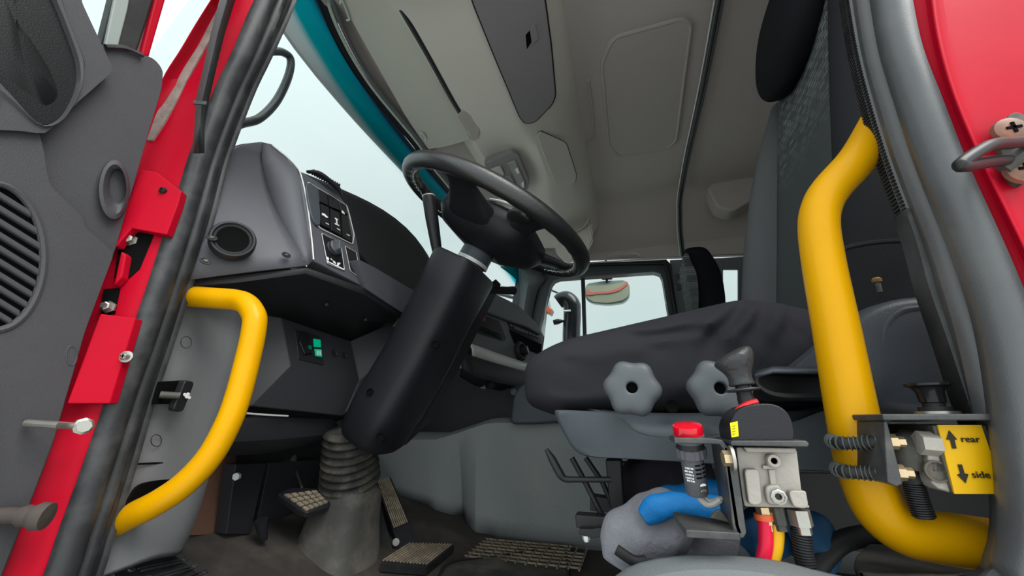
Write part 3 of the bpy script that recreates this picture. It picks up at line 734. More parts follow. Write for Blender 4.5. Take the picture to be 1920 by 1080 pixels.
# hazard style rocker with green segments
KP = plane3(e, d, g); kn = KP[1] if KP[1].dot(CAM-e) > 0 else -KP[1]
def kp(s, l=0): return PP(s, pl=(e+kn*(l+.003), kn))
m = M(); m.slab(rnd(kp('553,616 601,631 608,685 560,674', .004), .003), .006); hz_ = m.build('rocker_unit', blk, DB, bev=.0015)
m = M(); m.slab(kp('566,620 578,623 583,650 588,662 572,664 562,640', .009), .006); m.build('rocker_key', blkg, hz_, bev=.002)
quad(kp('588,635 601,637 602,651 589,650', .0052), green, hz_, 'green_lens', .001); quad(kp('590,654 603,655 604,669 592,667', .0052), green, hz_, 'green_lens', .001)
for k in range(3): quad(kp(f'{594+k*3},657 {595.4+k*3},657.3 {596+k*3},666 {594.6+k*3},665.6', .0058), white, hz_, 'lens_mark')
quad(kp('578,647 584,648 585,655 579,654', .0095), mat('dim_green', (0, .18, .08), .4), hz_, 'symbol_print')
for px, py in ((626, 663), (645, 667)):
    p = P(px, py, pl=(e+kn*.004, kn)); m = M(); m.lathe(p, kn, [(.0088, 0), (.0088, .0015), (.0075, .002), (.006, .0008), (0, .0008)], 24); m.build('blind_plug', blk, DB)
# lower duct under the knee panel
m = M(); ra = PP('400,795 470,772 560,780 645,782', x=-.63); rb_ = PP('395,830 470,830 560,822 632,812', x=-.62); rc = PP('390,862 440,866 520,862 600,838', x=-.66)
rd2 = [p+V(-.12, 0, .03) for p in rc]
m.grid([ra, rb_, rc, rd2]); m.build('lower_duct', dashd, DB, solid=.004, sub=1)
m = M(); m.tube(PP('462,775 500,778 540,780', x=-.612), .0016, 6); m.build('duct_clip', silver, DB)
# kick panel behind the left yellow bar
KA = PP('352,535 322,640 290,745 248,880 205,1020 185,1090', y=.05); KB = PP('405,540 385,640 355,750 325,850 300,960 290,1050', y=.10); KC = PP('480,545 470,640 440,760 410,850 385,960 345,1045', y=.16)
m = M(); m.grid([[a+V(.002, -.01, 0) for a in KA], KA, [a.lerp(b, .6)+V(.002, 0, 0) for a, b in zip(KA, KB)], KB, [a.lerp(b, .5) for a, b in zip(KB, KC)], KC, [p+V(-.1, .06, 0) for p in KC]])
kpn = m.build('kick_panel', kickm, DB, solid=.003, sub=1)
def kk_(px, py, lift=.004):
    t = (px-(352-(py-535)*.31))/(128.)
    return P(px, py, y=.05+.11*max(0, min(1, t))-lift)
def kpoly(s, l=.004): return [kk_(*map(float, w.split(',')), l) for w in s.split()]
m = M(); m.tube(kpoly('240,871 300,868 345,866 372,864', .012), .0012, 6); m.build('panel_joint', hole, kpn)
m = M(); m.slab(kpoly('300,716 346,713 346,758 288,758', .016), .003); m.build('release_slot', hole, kpn)
m = M(); pp = sp(kpoly('240,958 246,930 262,910 290,902 330,898 350,902 345,940 300,955', .017), 4, closed=True); m.slab(pp, .003); m.build('panel_hollow', hole, kpn)
for px, py in ((349, 642), (293, 826)): m = M(); m.tube([kk_(px+10*math.cos(t), py+11*math.sin(t), .012) for t in [k*math.pi/12 for k in range(24)]], .0005, 5, smooth=1, closed=True); m.build('plug_mark', dashd, kpn)
# bonnet release T handle
ph = M(); a, b = kk_(300, 740, .018), kk_(338, 742, .034); ph.tube([a, b], .0045, 10, smooth=1); rh_ = ph.build('release_rod', dirtm, DB)
m = M(); m.slab(rnd(kpoly('347,716 352,713 364,716 364,722 345,770 338,773 327,770 327,764', .032), .003), .01); m.build('release_handle', blk, DB, bev=.002)
m = M()
for px, py in ((347, 740), (353, 739), (350, 744), (355, 745)): m.slab([kk_(px+3.2*math.cos(t), py+3.2*math.sin(t), .0335) for t in [k*math.pi/5 for k in range(10)]], .0004)
m.build('release_symbol', white, rh_)

# centre console part of the dash
CP = plane3(P(880, 590, y=.75), P(885, 650, y=.75), P(1010, 620, y=1.25)); cn = CP[1] if CP[1].dot(CAM-CP[0]) > 0 else -CP[1]
def cp(s, l=0): return PP(s, pl=(CP[0]+cn*l, cn))
m = M(); m.slab(cp('868,612 930,556 972,572 1005,604 1022,632 1010,720 884,652'), .10); m.build('centre_fascia', fasciam, DB, bev=.006)
m = M(); m.slab(cp('905,583 926,554 930,550 972,571 1000,598 1018,625 1014,628 990,614 950,600', .012), .11); m.build('centre_hood', fasciam, DB, bev=.008)
m = M(); m.slab(rnd(cp('882,613 900,588 936,602 950,636 944,640 884,620', .002), .006), .003); sb = m.build('switch_bank', blk, DB)
m = M(); m.slab(rnd(cp('950,598 1018,630 1016,650 962,634', .002), .004), .003); rdo = m.build('radio', blkg, DB)
for i in range(8): m = M(); m.slab(cp(f'{957+i*7},{607+i*3.1} {961+i*7},{609+i*3.1} {962+i*7},{613+i*3.1} {958+i*7},{611+i*3.1}', .005), .003); m.build('radio_button', dash, rdo)
m = M(); m.slab(cp('965,612 990,622 990,626 966,617', .005), .003); m.build('radio_display', mat('display_glass', (.12, .12, .10), .2), rdo)
m = M(); m.slab(cp('955,618 1016,646 1014,665 966,646', .003), .002); m.build('console_slot', hole, DB)
for i in range(7):
    m = M(); m.slab(cp(f'{886+i*8},{604+i*3.4} {892+i*8},{606+i*3.4} {893+i*8},{615+i*3.4} {887+i*8},{612+i*3.4}', .005), .003); m.build('rocker_switch', blkg, DB, bev=.0008)
m = M(); m.lathe(P(901, 597, pl=(CP[0]+cn*.004, cn)), cn, [(.012, 0), (.011, .012), (0, .012)], 16); m.build('red_button', redp, DB)
c0 = P(973, 659, pl=(CP[0]+cn*.004, cn))
m = M(); m.lathe(c0, cn, [(.036, 0), (.036, .012), (.03, .018), (.026, .018), (.024, .012), (0, .012)], 28); kb = m.build('park_brake_ring', blk, DB)
m = M(); m.lathe(c0+cn*.012, cn, [(.02, 0), (.018, .02), (0, .022)], 20); m.build('brake_button', blkg, kb)
m = M(); m.slab(cp('980,655 986,658 985,668 979,666', .02), .004); m.build('brake_mark', redp, kb)
m = M(); st_t = cp('882,645 886,646 930,662 990,682 1010,690', .008); st_b = cp('886,668 889,670 930,683 990,699 1010,706', .008)
m.grid([st_t, [a.lerp(b, .5)+cn*.003 for a, b in zip(st_t, st_b)], st_b]); m.build('silver_strip', silver, DB, solid=.004)
m = M(); m.grid([cp('868,660 886,668 930,682 990,699 1015,706', .012), cp('866,690 890,705 930,716 990,728 1015,735', .004), cp('862,705 890,722 930,730 990,742 1015,748', -.05)]); m.build('console_chin', dashd, DB, solid=.005)
# lower dark trim above the tunnel
m = M(); 
q = PP('690,700 780,690 862,690 950,715 1010,735 1010,760 962,790 900,797 868,815 850,832 770,838 720,838 680,790', y=.98)
m.prism(q, V(0, .03, 0)); m.build('tunnel_trim', dashd, DB, bev=.006)
for px, py in ((912, 724), ):
    p = P(px, py, y=.86); m = M(); m.tube([p+V(-.02, .02, 0), p, p+V(.014, -.02, 0)], [.008, .009, .008], 12, smooth=1); m.build('plunger', silver, DB)
    m = M(); m.tube([p+V(.012, -.018, 0), p+V(.03, -.03, 0)], [.012, .010], 12, smooth=1); m.build('plunger_knob', blk, DB)
p = P(963, 735, y=.93); m = M(); m.lathe(p, V(.2, -1, 0), [(.012, -.01), (.010, .001), (.0075, .001), (.007, -.004), (0, -.004)], 20); m.build('lighter_socket', dash, DB)
tb = thing('tunnel_box', 'dark grey moulded box on the tunnel in front of the seat base', 'storage box', P(1000, 795, y=.9))
m = M(); m.slab(rnd(PP('955,796 962,740 975,722 1000,714 1080,716 1080,790 1000,796', y=.86), .02), .10); m.build('box_body', seatb, tb, bev=.01, seg=3)
dscrew(1013, 767, .007, tb, pl=(P(1013, 767, y=.866), V(0, -1, 0)))

# ------------------------------------------------------------------ steering column
wn = V(.5, 0, .866); wc = V(-.26, .4, .77); e1 = V(-.866, 0, .5); e2 = V(0, 1, 0)
SC = thing('steering_column', 'black steering column shroud rising from a ribbed rubber bellows and dusty floor boot', 'steering column', (-.62, .45, .05))
def ringc(t, a, b, k=4, n=28, cy=0, ce=0):
    o = []
    for i in range(n):
        an = 2*math.pi*i/n; c_, s_ = math.cos(an), math.sin(an)
        o.append(wc-wn*t+e1*(ce+a*math.copysign(abs(c_)**(2/k), c_))+e2*(cy+b*math.copysign(abs(s_)**(2/k), s_)))
    return o
m = M(); m.grid([ringc(.118, .035, .065, 4, 28, -.012), ringc(.12, .05, .08, 4, 28, -.014), ringc(.128, .054, .084, 4, 28, -.014), ringc(.2, .056, .078, 3.6, 28, -.008), ringc(.33, .056, .072, 3.6), ringc(.45, .058, .074, 3.4), ringc(.52, .055, .07, 3.2), ringc(.535, .048, .06, 3)], cu=True, cap=True)
m.build('column_shroud', shr, SC, sharp=50)
m = M(); m.grid([ringc(.07, .036, .036, 2), ringc(.1, .036, .036, 2), ringc(.101, .031, .031, 2), ringc(.13, .031, .031, 2)], cu=True, cap=True); m.build('column_neck', seatb, SC)
m = M(); m.grid([ringc(.101, .037, .037, 2), ringc(.109, .037, .037, 2)], cu=True, cap=True); m.build('neck_collar', silver, SC)
# right hand lower casing seen behind the column
m = M(); m.slab(PP('900,545 930,520 845,690 790,790 740,838 700,838 760,760', y=.5), .05); m.build('column_side_cover', blk, SC, bev=.006)
# faces: lever slot and screw wells on the near side
for px, py, r in ((816, 646, .008), (694, 735, .007), (714, 820, .009)):
    p = P(px, py, y=.325); m = M(); m.lathe(p+V(0, -.0005, 0), V(.2, -1, .1), [(r, -.004), (r, .001), (r*.8, .0012), (r*.75, -.001), (0, -.001)], 20); m.build('screw_well', hole, SC)
m = M(); m.slab(rnd([p for p in PP('818,498 828,490 846,502 845,508 833,522 816,512', y=.328)], .003), .004); m.build('lever_slot', hole, SC)
lv = M(); lb = P(826, 512, y=.335); lt = P(803, 366, y=.30)
ld = (lt-lb); 
lv.tube([lb+ld*-.06, lb+ld*.12, lb+ld*.35, lb+ld*.7, lb+ld*.93, lb+ld*.985], [.006, .0085, .0125, .0155, .0155, .0135], 16, smooth=4, flat=.85); lev = lv.build('stalk_lever', shr, SC)
m = M(); m.lathe(lt-ld*.022, ld, [(.0135, 0), (.0138, .002), (.009, .0035), (.008, .0022), (0, .0022)], 24); m.build('lever_cap', silver, SC)
# shift stalk remnant at the right of the column
m = M(); m.tube([wc-wn*.16+V(0, .06, 0), wc-wn*.15+V(.03, .12, .01), wc-wn*.135+V(.05, .2, .02)], [.008, .008, .012], 10); m.build('far_stalk', blk, SC)
# bellows
bt, bb = P(655, 800, y=.42), P(657, 905, y=.47)
m = M(); prof = []; n_ = 8
L_ = (bb-bt).length
for i in range(n_):
    t0 = i/n_; r = .055+.012*t0
    prof += [(r-.008, L_*t0), (r, L_*(t0+.35/n_)), (r+.0005, L_*(t0+.5/n_)), (r-.002, L_*(t0+.7/n_)), (r-.008, L_*(t0+.98/n_))]
m.lathe(bt, bb-bt, prof, 36, sx=.95); m.build('bellows', mat('bellows_rubber', (.035, .033, .032), .5, dirt=.7, dcol=(.17, .15, .12), dscale=30), SC, sharp=60)
bx = [(bb, .062, .060), (P(655, 935, y=.47), .058, .062), (P(640, 990, y=.48), .068, .07), (P(628, 1045, y=.48), .078, .085), (P(622, 1085, y=.47), .082, .09), (P(615, 1150, y=.46), .085, .1)]
rows = []
for c_, a, b in bx:
    rows.append([c_+V(math.cos(t), 0, 0)*a*(1.0)+V(0, math.sin(t), 0)*b for t in [2*math.pi*k/28 for k in range(28)]])
    for i, p in enumerate(rows[-1]):
        t = 2*math.pi*i/28; c2, s2 = math.cos(t), math.sin(t)
        rows[-1][i] = c_+V(a*math.copysign(abs(c2)**.6, c2), b*math.copysign(abs(s2)**.6, s2), 0)
m = M().grid(rows, cu=True, cap=True); m.build('floor_boot', boot, SC, sub=1)
# bracket plate between column and dash
m = M(); m.slab(PP('765,545 792,548 775,600 764,618 748,612 762,590', x=-.515), .02); m.build('column_bracket', dirtm, SC, bev=.002)

# ------------------------------------------------------------------ steering wheel
SW = thing('steering_wheel', 'black leather steering wheel with four spokes on the tilted column', 'steering wheel', wc-wn*.1)
leather = mat('black_leather', (.011, .0108, .0115), .36, spec=1.3, grain=.4, gscale=420)
def wp(ang, r, h=0): return wc+(e1*math.cos(ang)+e2*math.sin(ang))*r+wn*h
rm = M(); N = 160; rows = []
for i in range(N):
    a = 2*math.pi*i/N; ce = wp(a, .215); rad = (e1*math.cos(a)+e2*math.sin(a)); rw = []
    st_ = 1 if (math.cos(a) > .55 or math.cos(a) < -.6) else 0
    for k in range(16):
        q = 2*math.pi*k/16; rr_ = .0165
        inner_ = max(0, -math.cos(q))
        rr_ += .0014*math.sin(a*34)*inner_*(1 if 1 else 0)
        rw.append(ce+rad*rr_*math.cos(q)+wn*rr_*1.05*math.sin(q))
    rows.append(rw)
rm.grid(rows, cu=True, cv=True); rim = rm.build('rim', leather, SW, sharp=80)
m = M()
for i in range(150):
    a = 2*math.pi*i/150
    if not (math.cos(a) > .62 or math.cos(a) < -.45): continue
    ce = wp(a, .215); rad = (e1*math.cos(a)+e2*math.sin(a)); tg = e2*math.cos(a)-e1*math.sin(a)
    q0 = ce-rad*.0168*.8-wn*.0175*.6; s_ = 1 if i % 2 else -1
    m.box(q0, (.0035, .0009, .0009), ((tg+wn*.5*s_).normalized(), rad, (wn-tg*.5*s_).normalized()))
m.build('stitching', silver, rim)
# hub back housing
def hr(t, a, b, ce=-.008, k=3.4): return ringc(t, a, b, k, 40, 0, ce)
m = M(); m.grid([hr(-.012, .07, .07), hr(-.008, .1, .092), hr(.004, .116, .106), hr(.03, .118, .108), hr(.055, .102, .092), hr(.072, .058, .062), hr(.078, .04, .042)], cu=True, cap=True)
m.build('hub_housing', shr, SW, sharp=60)
m = M(); m.grid([hr(-.014, .045, .055), hr(-.024, .035, .04), hr(-.026, .01, .01)], cu=True, cap=True); m.build('horn_pad', blk, SW, sharp=60)
def spoke(ac, w0, w1, name='spoke'):
    m = M(); rows = []
    for i, (r, w, h, th) in enumerate([(.055, w0*1.15, .035, .03), (.10, w0, .028, .022), (.14, (w0+w1)/2*.86, .012, .012), (.18, w1*.92, .002, .008), (.207, w1*1.25, 0, .008)]):
        rad = e1*math.cos(ac)+e2*math.sin(ac); tg = e2*math.cos(ac)-e1*math.sin(ac); c_ = wc+rad*r-wn*h
        rows.append([c_+tg*w*x+wn*th*z for x, z in ((-1, -.3), (-.8, -.9), (0, -1), (.8, -.9), (1, -.3), (1, .5), (.8, 1), (0, 1), (-.8, 1), (-1, .5))])
    m.grid(rows, cu=True, cap=True); return m.build(name, shr, SW, sub=2, sharp=80)
for ac, w0, w1 in ((math.radians(273), .06, .032), (math.radians(218), .03, .022), (math.radians(87), .06, .032), (math.radians(142), .03, .022)): spoke(ac, w0, w1)
m = M(); a = math.radians(226); rad = e1*math.cos(a)+e2*math.sin(a); tg = e2*math.cos(a)-e1*math.sin(a); c_ = wc+rad*.15
m.grid([[c_+tg*w*math.cos(q)+wn*.013*math.sin(q)+rad*dr-wn*.006 for q in [2*math.pi*k/16 for k in range(16)]] for dr, w in ((-.045, .006), (-.03, .02), (0, .024), (.03, .02), (.045, .012))], cu=True, cap=True)
m.build('thumb_rest', leather, SW, sub=1, sharp=80)
m = M(); m.tube([wp(math.radians(258), .092, .012), wp(math.radians(240), .118, .012), wp(math.radians(222), .145, .012)], .0065, 8, flat=.5); m.build('silver_insert', silver, SW)

# ------------------------------------------------------------------ overhead console, visor, lamp
OC = thing('overhead_console', 'beige grey storage console under the roof above the windscreen with recessed lids', 'storage console', (-.4, 1.05, 1.45))
def cz(y):   # drop toward the sides
    return 0
prf = [(-.625, 1.53), (-.575, 1.512), (-.555, 1.478), (-.50, 1.466), (-.36, 1.448), (-.325, 1.44), (-.30, 1.445), (-.24, 1.462), (-.18, 1.485), (-.14, 1.515), (-.105, 1.56), (-.09, 1.60)]
rows = []
for i in range(42):
    y = .02+i*.046
    k = 1.0
    cen = math.exp(-(((y-1.12)/.2))**4)   # shallow middle recess for the lamp
    sh = roofz(y)*.9
    row = []
    for x, z in prf:
        z2 = z+sh
        if x > -.52: z2 += .035*cen*(1 if x < -.3 else .4)
        row.append(V(x+(.05 if False else 0), y, z2))
    rows.append(row)
m = M().grid(rows); m.build('console_body', consm, OC, sub=1, solid=.004, off=1)
def lid(s, z0, name='console_lid', mt=None, gap_r=.0035):
    pl_ = (V(-.32, 0, z0-.004), (V(-.16, 0, z0+.055)-V(-.32, 0, z0)).cross(V(0, 1, 0)))
    q = rnd(PP(s, pl=pl_), .03); m = M(); m.slab(q, .03); o = m.build(name, mt or lidm, OC, bev=.004, seg=3); m = M(); m.tube([p+V(0, 0, .004) for p in q], gap_r, 6, smooth=1, closed=True); m.build('lid_gap_shade', blk, o); return o  # black tube paints the groove shade around the lid edge
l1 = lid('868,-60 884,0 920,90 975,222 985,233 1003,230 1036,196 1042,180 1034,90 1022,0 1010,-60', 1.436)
plh = (V(-.32, 0, 1.43), (V(-.16, 0, 1.485)-V(-.32, 0, 1.43)).cross(V(0, 1, 0)))
m = M(); m.slab(PP('986,66 994,57 997,78 988,92', pl=plh), .004); m.build('latch_cavity', hole, l1)
m = M(); m.slab(PP('994,57 1003,42 1010,72 998,84', pl=(plh[0]-V(0, 0, .003), plh[1])), .004); m.build('latch_flap', lidm, l1, bev=.001)
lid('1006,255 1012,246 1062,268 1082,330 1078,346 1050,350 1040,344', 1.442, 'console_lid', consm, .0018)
m = M(); m.tube(PP('1112,378 1108,398 1095,425 1062,440 1046,446', y=1.78), .0035, 8); m.tube(PP('1088,366 1096,380 1108,440 1110,455 1100,470', y=1.8), .004, 8); m.build('pocket_edge', consm, OC)
pk = M(); pk.slab(rnd(PP('1048,444 1092,430 1108,395 1112,440 1098,480 1060,490 1040,470', y=1.83), .02), .04); pk.build('side_pocket', consm, OC, bev=.008)
DL = thing('dome_lamp', 'rectangular reading lamp unit in the middle of the overhead console behind the wheel', 'lamp', P(950, 325, z=1.46))
lm = (V(-.48, 1.15, 1.458), V(.05, -.1, -1).normalized())
m = M(); m.slab(rnd(PP('907,308 960,285 972,290 992,340 990,356 978,362 930,345', pl=(lm[0]-V(0, 0, .012), lm[1])), .012), .03); m.build('lamp_body', lidm, DL, bev=.003)
def dl(s, l): return PP(s, pl=(lm[0]-V(0, 0, .012+l), lm[1]))
lensm = mat('lamp_lens', (.5, .52, .48), .25, coat=.4)
m = M(); m.slab(rnd(dl('915,320 938,312 946,328 926,334', .006), .004), .006); m.build('lamp_lens', lensm, DL, bev=.0015)
m = M(); m.slab(rnd(dl('939,336 957,328 966,346 950,354', .006), .004), .006); m.build('lamp_lens', lidm, DL, bev=.0015)
m = M(); m.slab(rnd(dl('952,307 966,302 985,346 982,358 975,352', .005), .004), .006); m.build('clear_cover', mat('lamp_cover', (.34, .35, .34), .15, coat=.6), DL, bev=.0015)
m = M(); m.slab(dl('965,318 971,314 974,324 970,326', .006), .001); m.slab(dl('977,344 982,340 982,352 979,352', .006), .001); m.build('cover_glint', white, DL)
VS = thing('sun_visor', 'flat pale green-grey sun visor folded up against the roof above the windscreen', 'sun visor', P(760, 140, z=1.5))
vq = rnd(PP('612,-60 640,0 660,42 690,96 722,152 756,212 792,268 802,281 840,275 884,262 862,215 800,105 760,30 738,-10 715,-60', z=1.488), .012)
m = M(); m.slab(vq, .014); m.build('visor_panel', vism, VS, bev=.005, seg=3)
m = M(); m.tube(PP('637,6 642,2 653,30 655,36 650,38', z=1.482), .003, 8, smooth=3); m.build('visor_clip', chrome, VS)
m = M(); m.tube(PP('786,250 792,250 798,258 797,264', z=1.482), .003, 8, smooth=3); m.build('visor_clip', chrome, VS)
m = M(); q = sp(PP('860,222 864,210 876,212 892,224 900,240 896,258 886,264 880,250', z=1.468), 5, closed=True); m.slab(q, .02); m.build('visor_finger_recess', headd, VS, bev=.006, seg=3)
m = M(); m.tube(PP('716,-60 742,-6 803,102 848,185 872,224', z=1.481), .012, 8); m.build('visor_groove_shade', dashd, VS)  # dark tube stands in for the shade in the groove behind the visor
# outside mirror arm through the windscreen
MA = thing('mirror_arm', 'black bent tube loop outside the windscreen next to the front pillar', 'mirror arm', P(500, 170, x=-.95))
M().tube(PP('430,243 452,232 486,222 518,190 540,145 545,112 530,98 505,96 480,92', x=-.95), .0118, 14, smooth=8).build('arm_tube', rub, MA)

# ------------------------------------------------------------------ driver seat
DS = thing('driver_seat', 'driver seat with black fabric cover, patterned backrest and star shaped side knobs', 'seat', (.1, .42, .2))
def fold(x, z, y):
    """creases of the loose cover, depth in metres"""
    d = 0
    for (x0, z0, x1, z1, w, a) in [(.0, .455, .10, .447, .006, .006), (.02, .435, .13, .425, .007, .005), (-.08, .42, .05, .412, .006, .003), (.09, .44, .17, .50, .007, .009), (.12, .43, .20, .51, .007, .009), (.15, .42, .22, .50, .006, .007),
                                   (.07, .41, .12, .47, .006, .005), (.17, .41, .30, .455, .006, .008), (.18, .39, .30, .42, .006, .007), (-.05, .47, .06, .49, .004, .002), (.05, .37, .16, .40, .009, .003), (-.1, .39, .0, .385, .008, .003), (.14, .40, .3, .395, .006, .006)]:
        ux, uz = x1-x0, z1-z0; L = math.hypot(ux, uz); ux /= L; uz /= L
        s = (x-x0)*ux+(z-z0)*uz; q = (x-x0)*-uz+(z-z0)*ux+.004*math.sin(s*60)
        e_ = max(0, min(1, min(s, L-s)/.025+.5)) if -.012 < s < L+.012 else 0
        d += a*e_*(math.exp(-(q/w)**2)-.6*math.exp(-((q-1.8*w)/w)**2))
    return d
rows = []
stx = [i/54 for i in range(55)]
for t in stx:
    x = -.152+t*.487
    zt = .452+.062*min(1, max(0, (x+.16)/.32))**.9-(.075*max(0, (x-.13)/.16)**2)
    zb = .352-.0*(x)+.012*math.exp(-((x+.16)/.05)**2)
    y0, y1 = .175, .665
    e_ = min(1, (x+.154)/.085); kx = math.sqrt(max(0, 1-(1-e_)**2))   # rounded nose
    zc = .41; zt = zc+(zt-zc)*(.35+.65*kx); zb = zc-(zc-zb+.006)*(.78+.22*kx)
    y0 = y0+.06*(1-kx); y1 = y1-.06*(1-kx)
    row = []
    for k in range(84):
        a = 2*math.pi*k/84; c_, s_ = math.cos(a), math.sin(a); ex = 2/4.2
        yy = (y0+y1)/2+(y1-y0)/2*math.copysign(abs(c_)**ex, c_); zz = (zb+zt)/2+(zt-zb)/2*math.copysign(abs(s_)**(2/3.0 if s_ > 0 else 2/4.6), s_)
        near = max(0, ((y0+y1)/2-yy)/((y1-y0)/2))
        off = -1.5*fold(x, zz, yy)*min(1, near*1.3)*max(0, min(1, (zt-zz-.004)/.02))
        n_ = noise.noise(V(x*11, yy*6, zz*16))*.003
        row.append(V(x, yy-off-n_*near, zz))
    rows.append(row)
m = M().grid(rows, cu=True, cap=True); m.build('seat_cushion', seatc, DS, sub=1, sharp=90)
# lower black upholstery between cover and shell
m = M(); m.slab(rnd(PP('1120,765 1180,776 1300,782 1450,785 1560,760 1640,770 1640,800 1500,815 1240,800 1110,790', y=.19), .01), .3); m.build('cushion_base', seatc, DS, bev=.01)
# seat shell (blue-grey plastic) : loft of its outline in depth
sh_o = sp(PP('1034,772 1042,768 1080,769 1130,772 1150,778 1185,808 1230,820 1300,820 1370,812 1440,800 1500,790 1560,768 1620,752 1680,760 1680,890 1620,890 1500,884 1300,870 1160,862 1100,858 1072,845 1052,815 1040,790', y=.135), 5, closed=True)
cc = sum(sh_o, Vector())/len(sh_o)
m = M(); m.grid([[p.lerp(cc, .06)+V(0, -.0, 0) for p in sh_o], [p.lerp(cc, .02)+V(0, .006, 0) for p in sh_o], [p+V(0, .02, 0) for p in sh_o], [p+V(.0, .5, 0) for p in sh_o]], cu=True, cap=True)
m.build('seat_shell', seatb, DS, sharp=70)
tp = sp(PP('1150,777 1187,807 1232,820 1300,820 1372,812 1442,800 1502,790 1560,768', y=.15), 4)
bt_ = sp(PP('1100,768 1180,774 1240,776 1300,776 1380,776 1460,774 1520,768 1580,745', y=.19), 4)
m = M(); m.grid([tp, [a.lerp(b, .5)+V(0, .006, 0) for a, b in zip(tp, bt_)], bt_]); m.build('shell_ledge', seatb, DS, solid=.003)
p = P(1260, 762, y=.17); m = M(); m.lathe(p, V(0, -1, 0), [(.007, 0), (.007, .002), (.005, .001), (0, .001)], 18); m.build('cover_rivet', hole, DS)
def star(px, py, y):
    c = P(px, py, y=y); n_ = 84; rows = []
    def ringk(r, h): 
        return [c+V(0, -h, 0)+V(math.cos(t), 0, math.sin(t))*r*(1+.066*math.cos(6*(t-math.radians(113)))*(1 if r > .012 else 0)) for t in [2*math.pi*k/n_ for k in range(n_)]]
    m = M(); m.grid([ringk(.020, -.014), ringk(.0245, -.012), ringk(.0268, -.004), ringk(.0268, .003), ringk(.0255, .007), ringk(.0225, .0105), ringk(.0155, .012), ringk(.0058, .012), ringk(.0054, .0115), ringk(.0052, .004)], cu=True)
    k = m.build('adjuster_knob', knobm, DS, sub=1, sharp=80)
    m = M(); m.lathe(c+V(0, -.003, 0), V(0, -1, 0), [(.0065, 0), (.0065, .001), (0, .001)], 24); m.build('knob_hole', hole, k)
    m = M(); m.lathe(c+V(0, .06, 0), V(0, -1, 0), [(.012, 0), (.012, .05)], 16); m.build('knob_shaft', blk, k)
star(1185, 728, .085); star(1347, 729, .088)
# backrest: cross sections up the back
def x0(z): return .305+.205*(z-.6)
zs_ = [.44+i*.03 for i in range(31)]
rows = []
for z in zs_:
    x = x0(z); e_ = max(0, (z-1.2)/.15); wv = .02*e_
    rows.append([V(x+dx, y, z) for y, dx in ((.245+wv, .14), (.245+wv, .02), (.265+wv, .0), (.32, -.004), (.42, .004), (.51, .0), (.56-wv, -.004), (.585-wv, .02), (.585-wv, .14))])
m = M().grid(rows, cap=False); m.grid([[r[-1] for r in rows], [r[0] for r in rows]]); m.build('backrest_panel', seatf, DS, sub=1, sharp=80)
def bolster(ya, yb, sgn, name, lab=None):
    rows = []
    for i, z in enumerate([.42, .46, .52, .6, .7, .8, .9, .98, 1.05, 1.09, 1.12]):
        x = x0(z); q = (z-.42)/.70; amp = .055*math.sin(math.pi*min(1, .25+q*.8))**.7; w_ = (yb-ya)*(1-.45*q**3)
        yc = (ya+yb)/2-sgn*0; r_ = []
        lo, hi = (yb-w_, yb) if sgn > 0 else (ya, ya+w_)
        for k in range(22):
            a = 2*math.pi*k/22; c_, s_ = math.cos(a), math.sin(a)
            r_.append(V(x+.05+(.05+amp)*-math.copysign(abs(s_)**.75, s_) if s_ > 0 else x+.05-.08*s_, (lo+hi)/2+(hi-lo)/2*math.copysign(abs(c_)**.75, c_), z))
        rows.append(r_)
    m = M().grid(rows, cu=True, cap=True); return m.build(name, seatsf, DS, sub=1, sharp=90)
bolster(.545, .645, 1, 'side_bolster'); 
rows = []
for z in [.40+i*.05 for i in range(20)]:
    x = x0(z); q = (z-.4)/.95; amp = .004+.006*math.sin(math.pi*min(1, q*1.05))
    rows.append([V(x+dx, y, z) for y, dx in ((.262, .02), (.26, -.004-amp*.4), (.245, -.012-amp), (.215, -.01-amp), (.19, .01-amp*.3), (.178, .05), (.172, .12), (.175, .26), (.3, .28))])
m = M().grid(rows); m.build('near_bolster', seats, DS, sub=1, solid=.006, sharp=90)
m = M(); m.tube(PP('1576,470 1590,464 1630,456 1680,452 1720,452', y=.168), .003, 6); m.build('side_seam', seats, DS)
# headrest
hc = P(1475, 40, y=.42)
rows = []
for i in range(15):
    t = -1+2*i/14; k = math.sqrt(max(.02, 1-abs(t)**2.6)); z = hc.z-.03+t*.135; xx = x0(z)-.02
    rows.append([V(xx+.055*k*.95*math.copysign(abs(math.sin(a))**.8, math.sin(a))*1.0+.0, (.425-.012)+.135*k*math.copysign(abs(math.cos(a))**.8, math.cos(a)), z) for a in [2*math.pi*j_/28 for j_ in range(28)]])
m = M().grid(rows, cu=True, cap=True); m.build('headrest', headf, DS, sub=1, sharp=90)
# hinge cover (dome) on the near side of the seat
do = rnd(PP('1586,652 1592,606 1604,590 1640,568 1690,554 1745,550 1790,572 1820,640 1836,700 1845,786 1700,782 1632,768 1606,730', y=.115), .03)
cc = sum(do, Vector())/len(do)
m = M(); m.grid([[p+V(0, .10, 0) for p in do], [p+V(0, .02, 0) for p in do], [p.lerp(cc, .03)+V(0, .006, 0) for p in do], [p.lerp(cc, .09)+V(0, 0, 0) for p in do], [p.lerp(cc, .2)+V(0, -.003, 0) for p in do], [p.lerp(cc, .8)+V(0, -.004, 0) for p in do]], cu=True, cap=True)
m.build('hinge_cover', dome, DS, sharp=70)
m = M(); m.tube(PP('1662,680 1655,640 1664,606 1687,585 1720,578 1770,576', y=.1135), [.0006, .0026, .0032, .0032, .0028, .002], 10); m.build('cover_ridge', seatb, DS)
m = M(); m.slab(rnd(PP('1488,690 1540,646 1590,606 1612,592 1612,700 1600,720 1500,720', y=.14), .01), .05); m.build('hinge_wing', dome, DS, bev=.006)
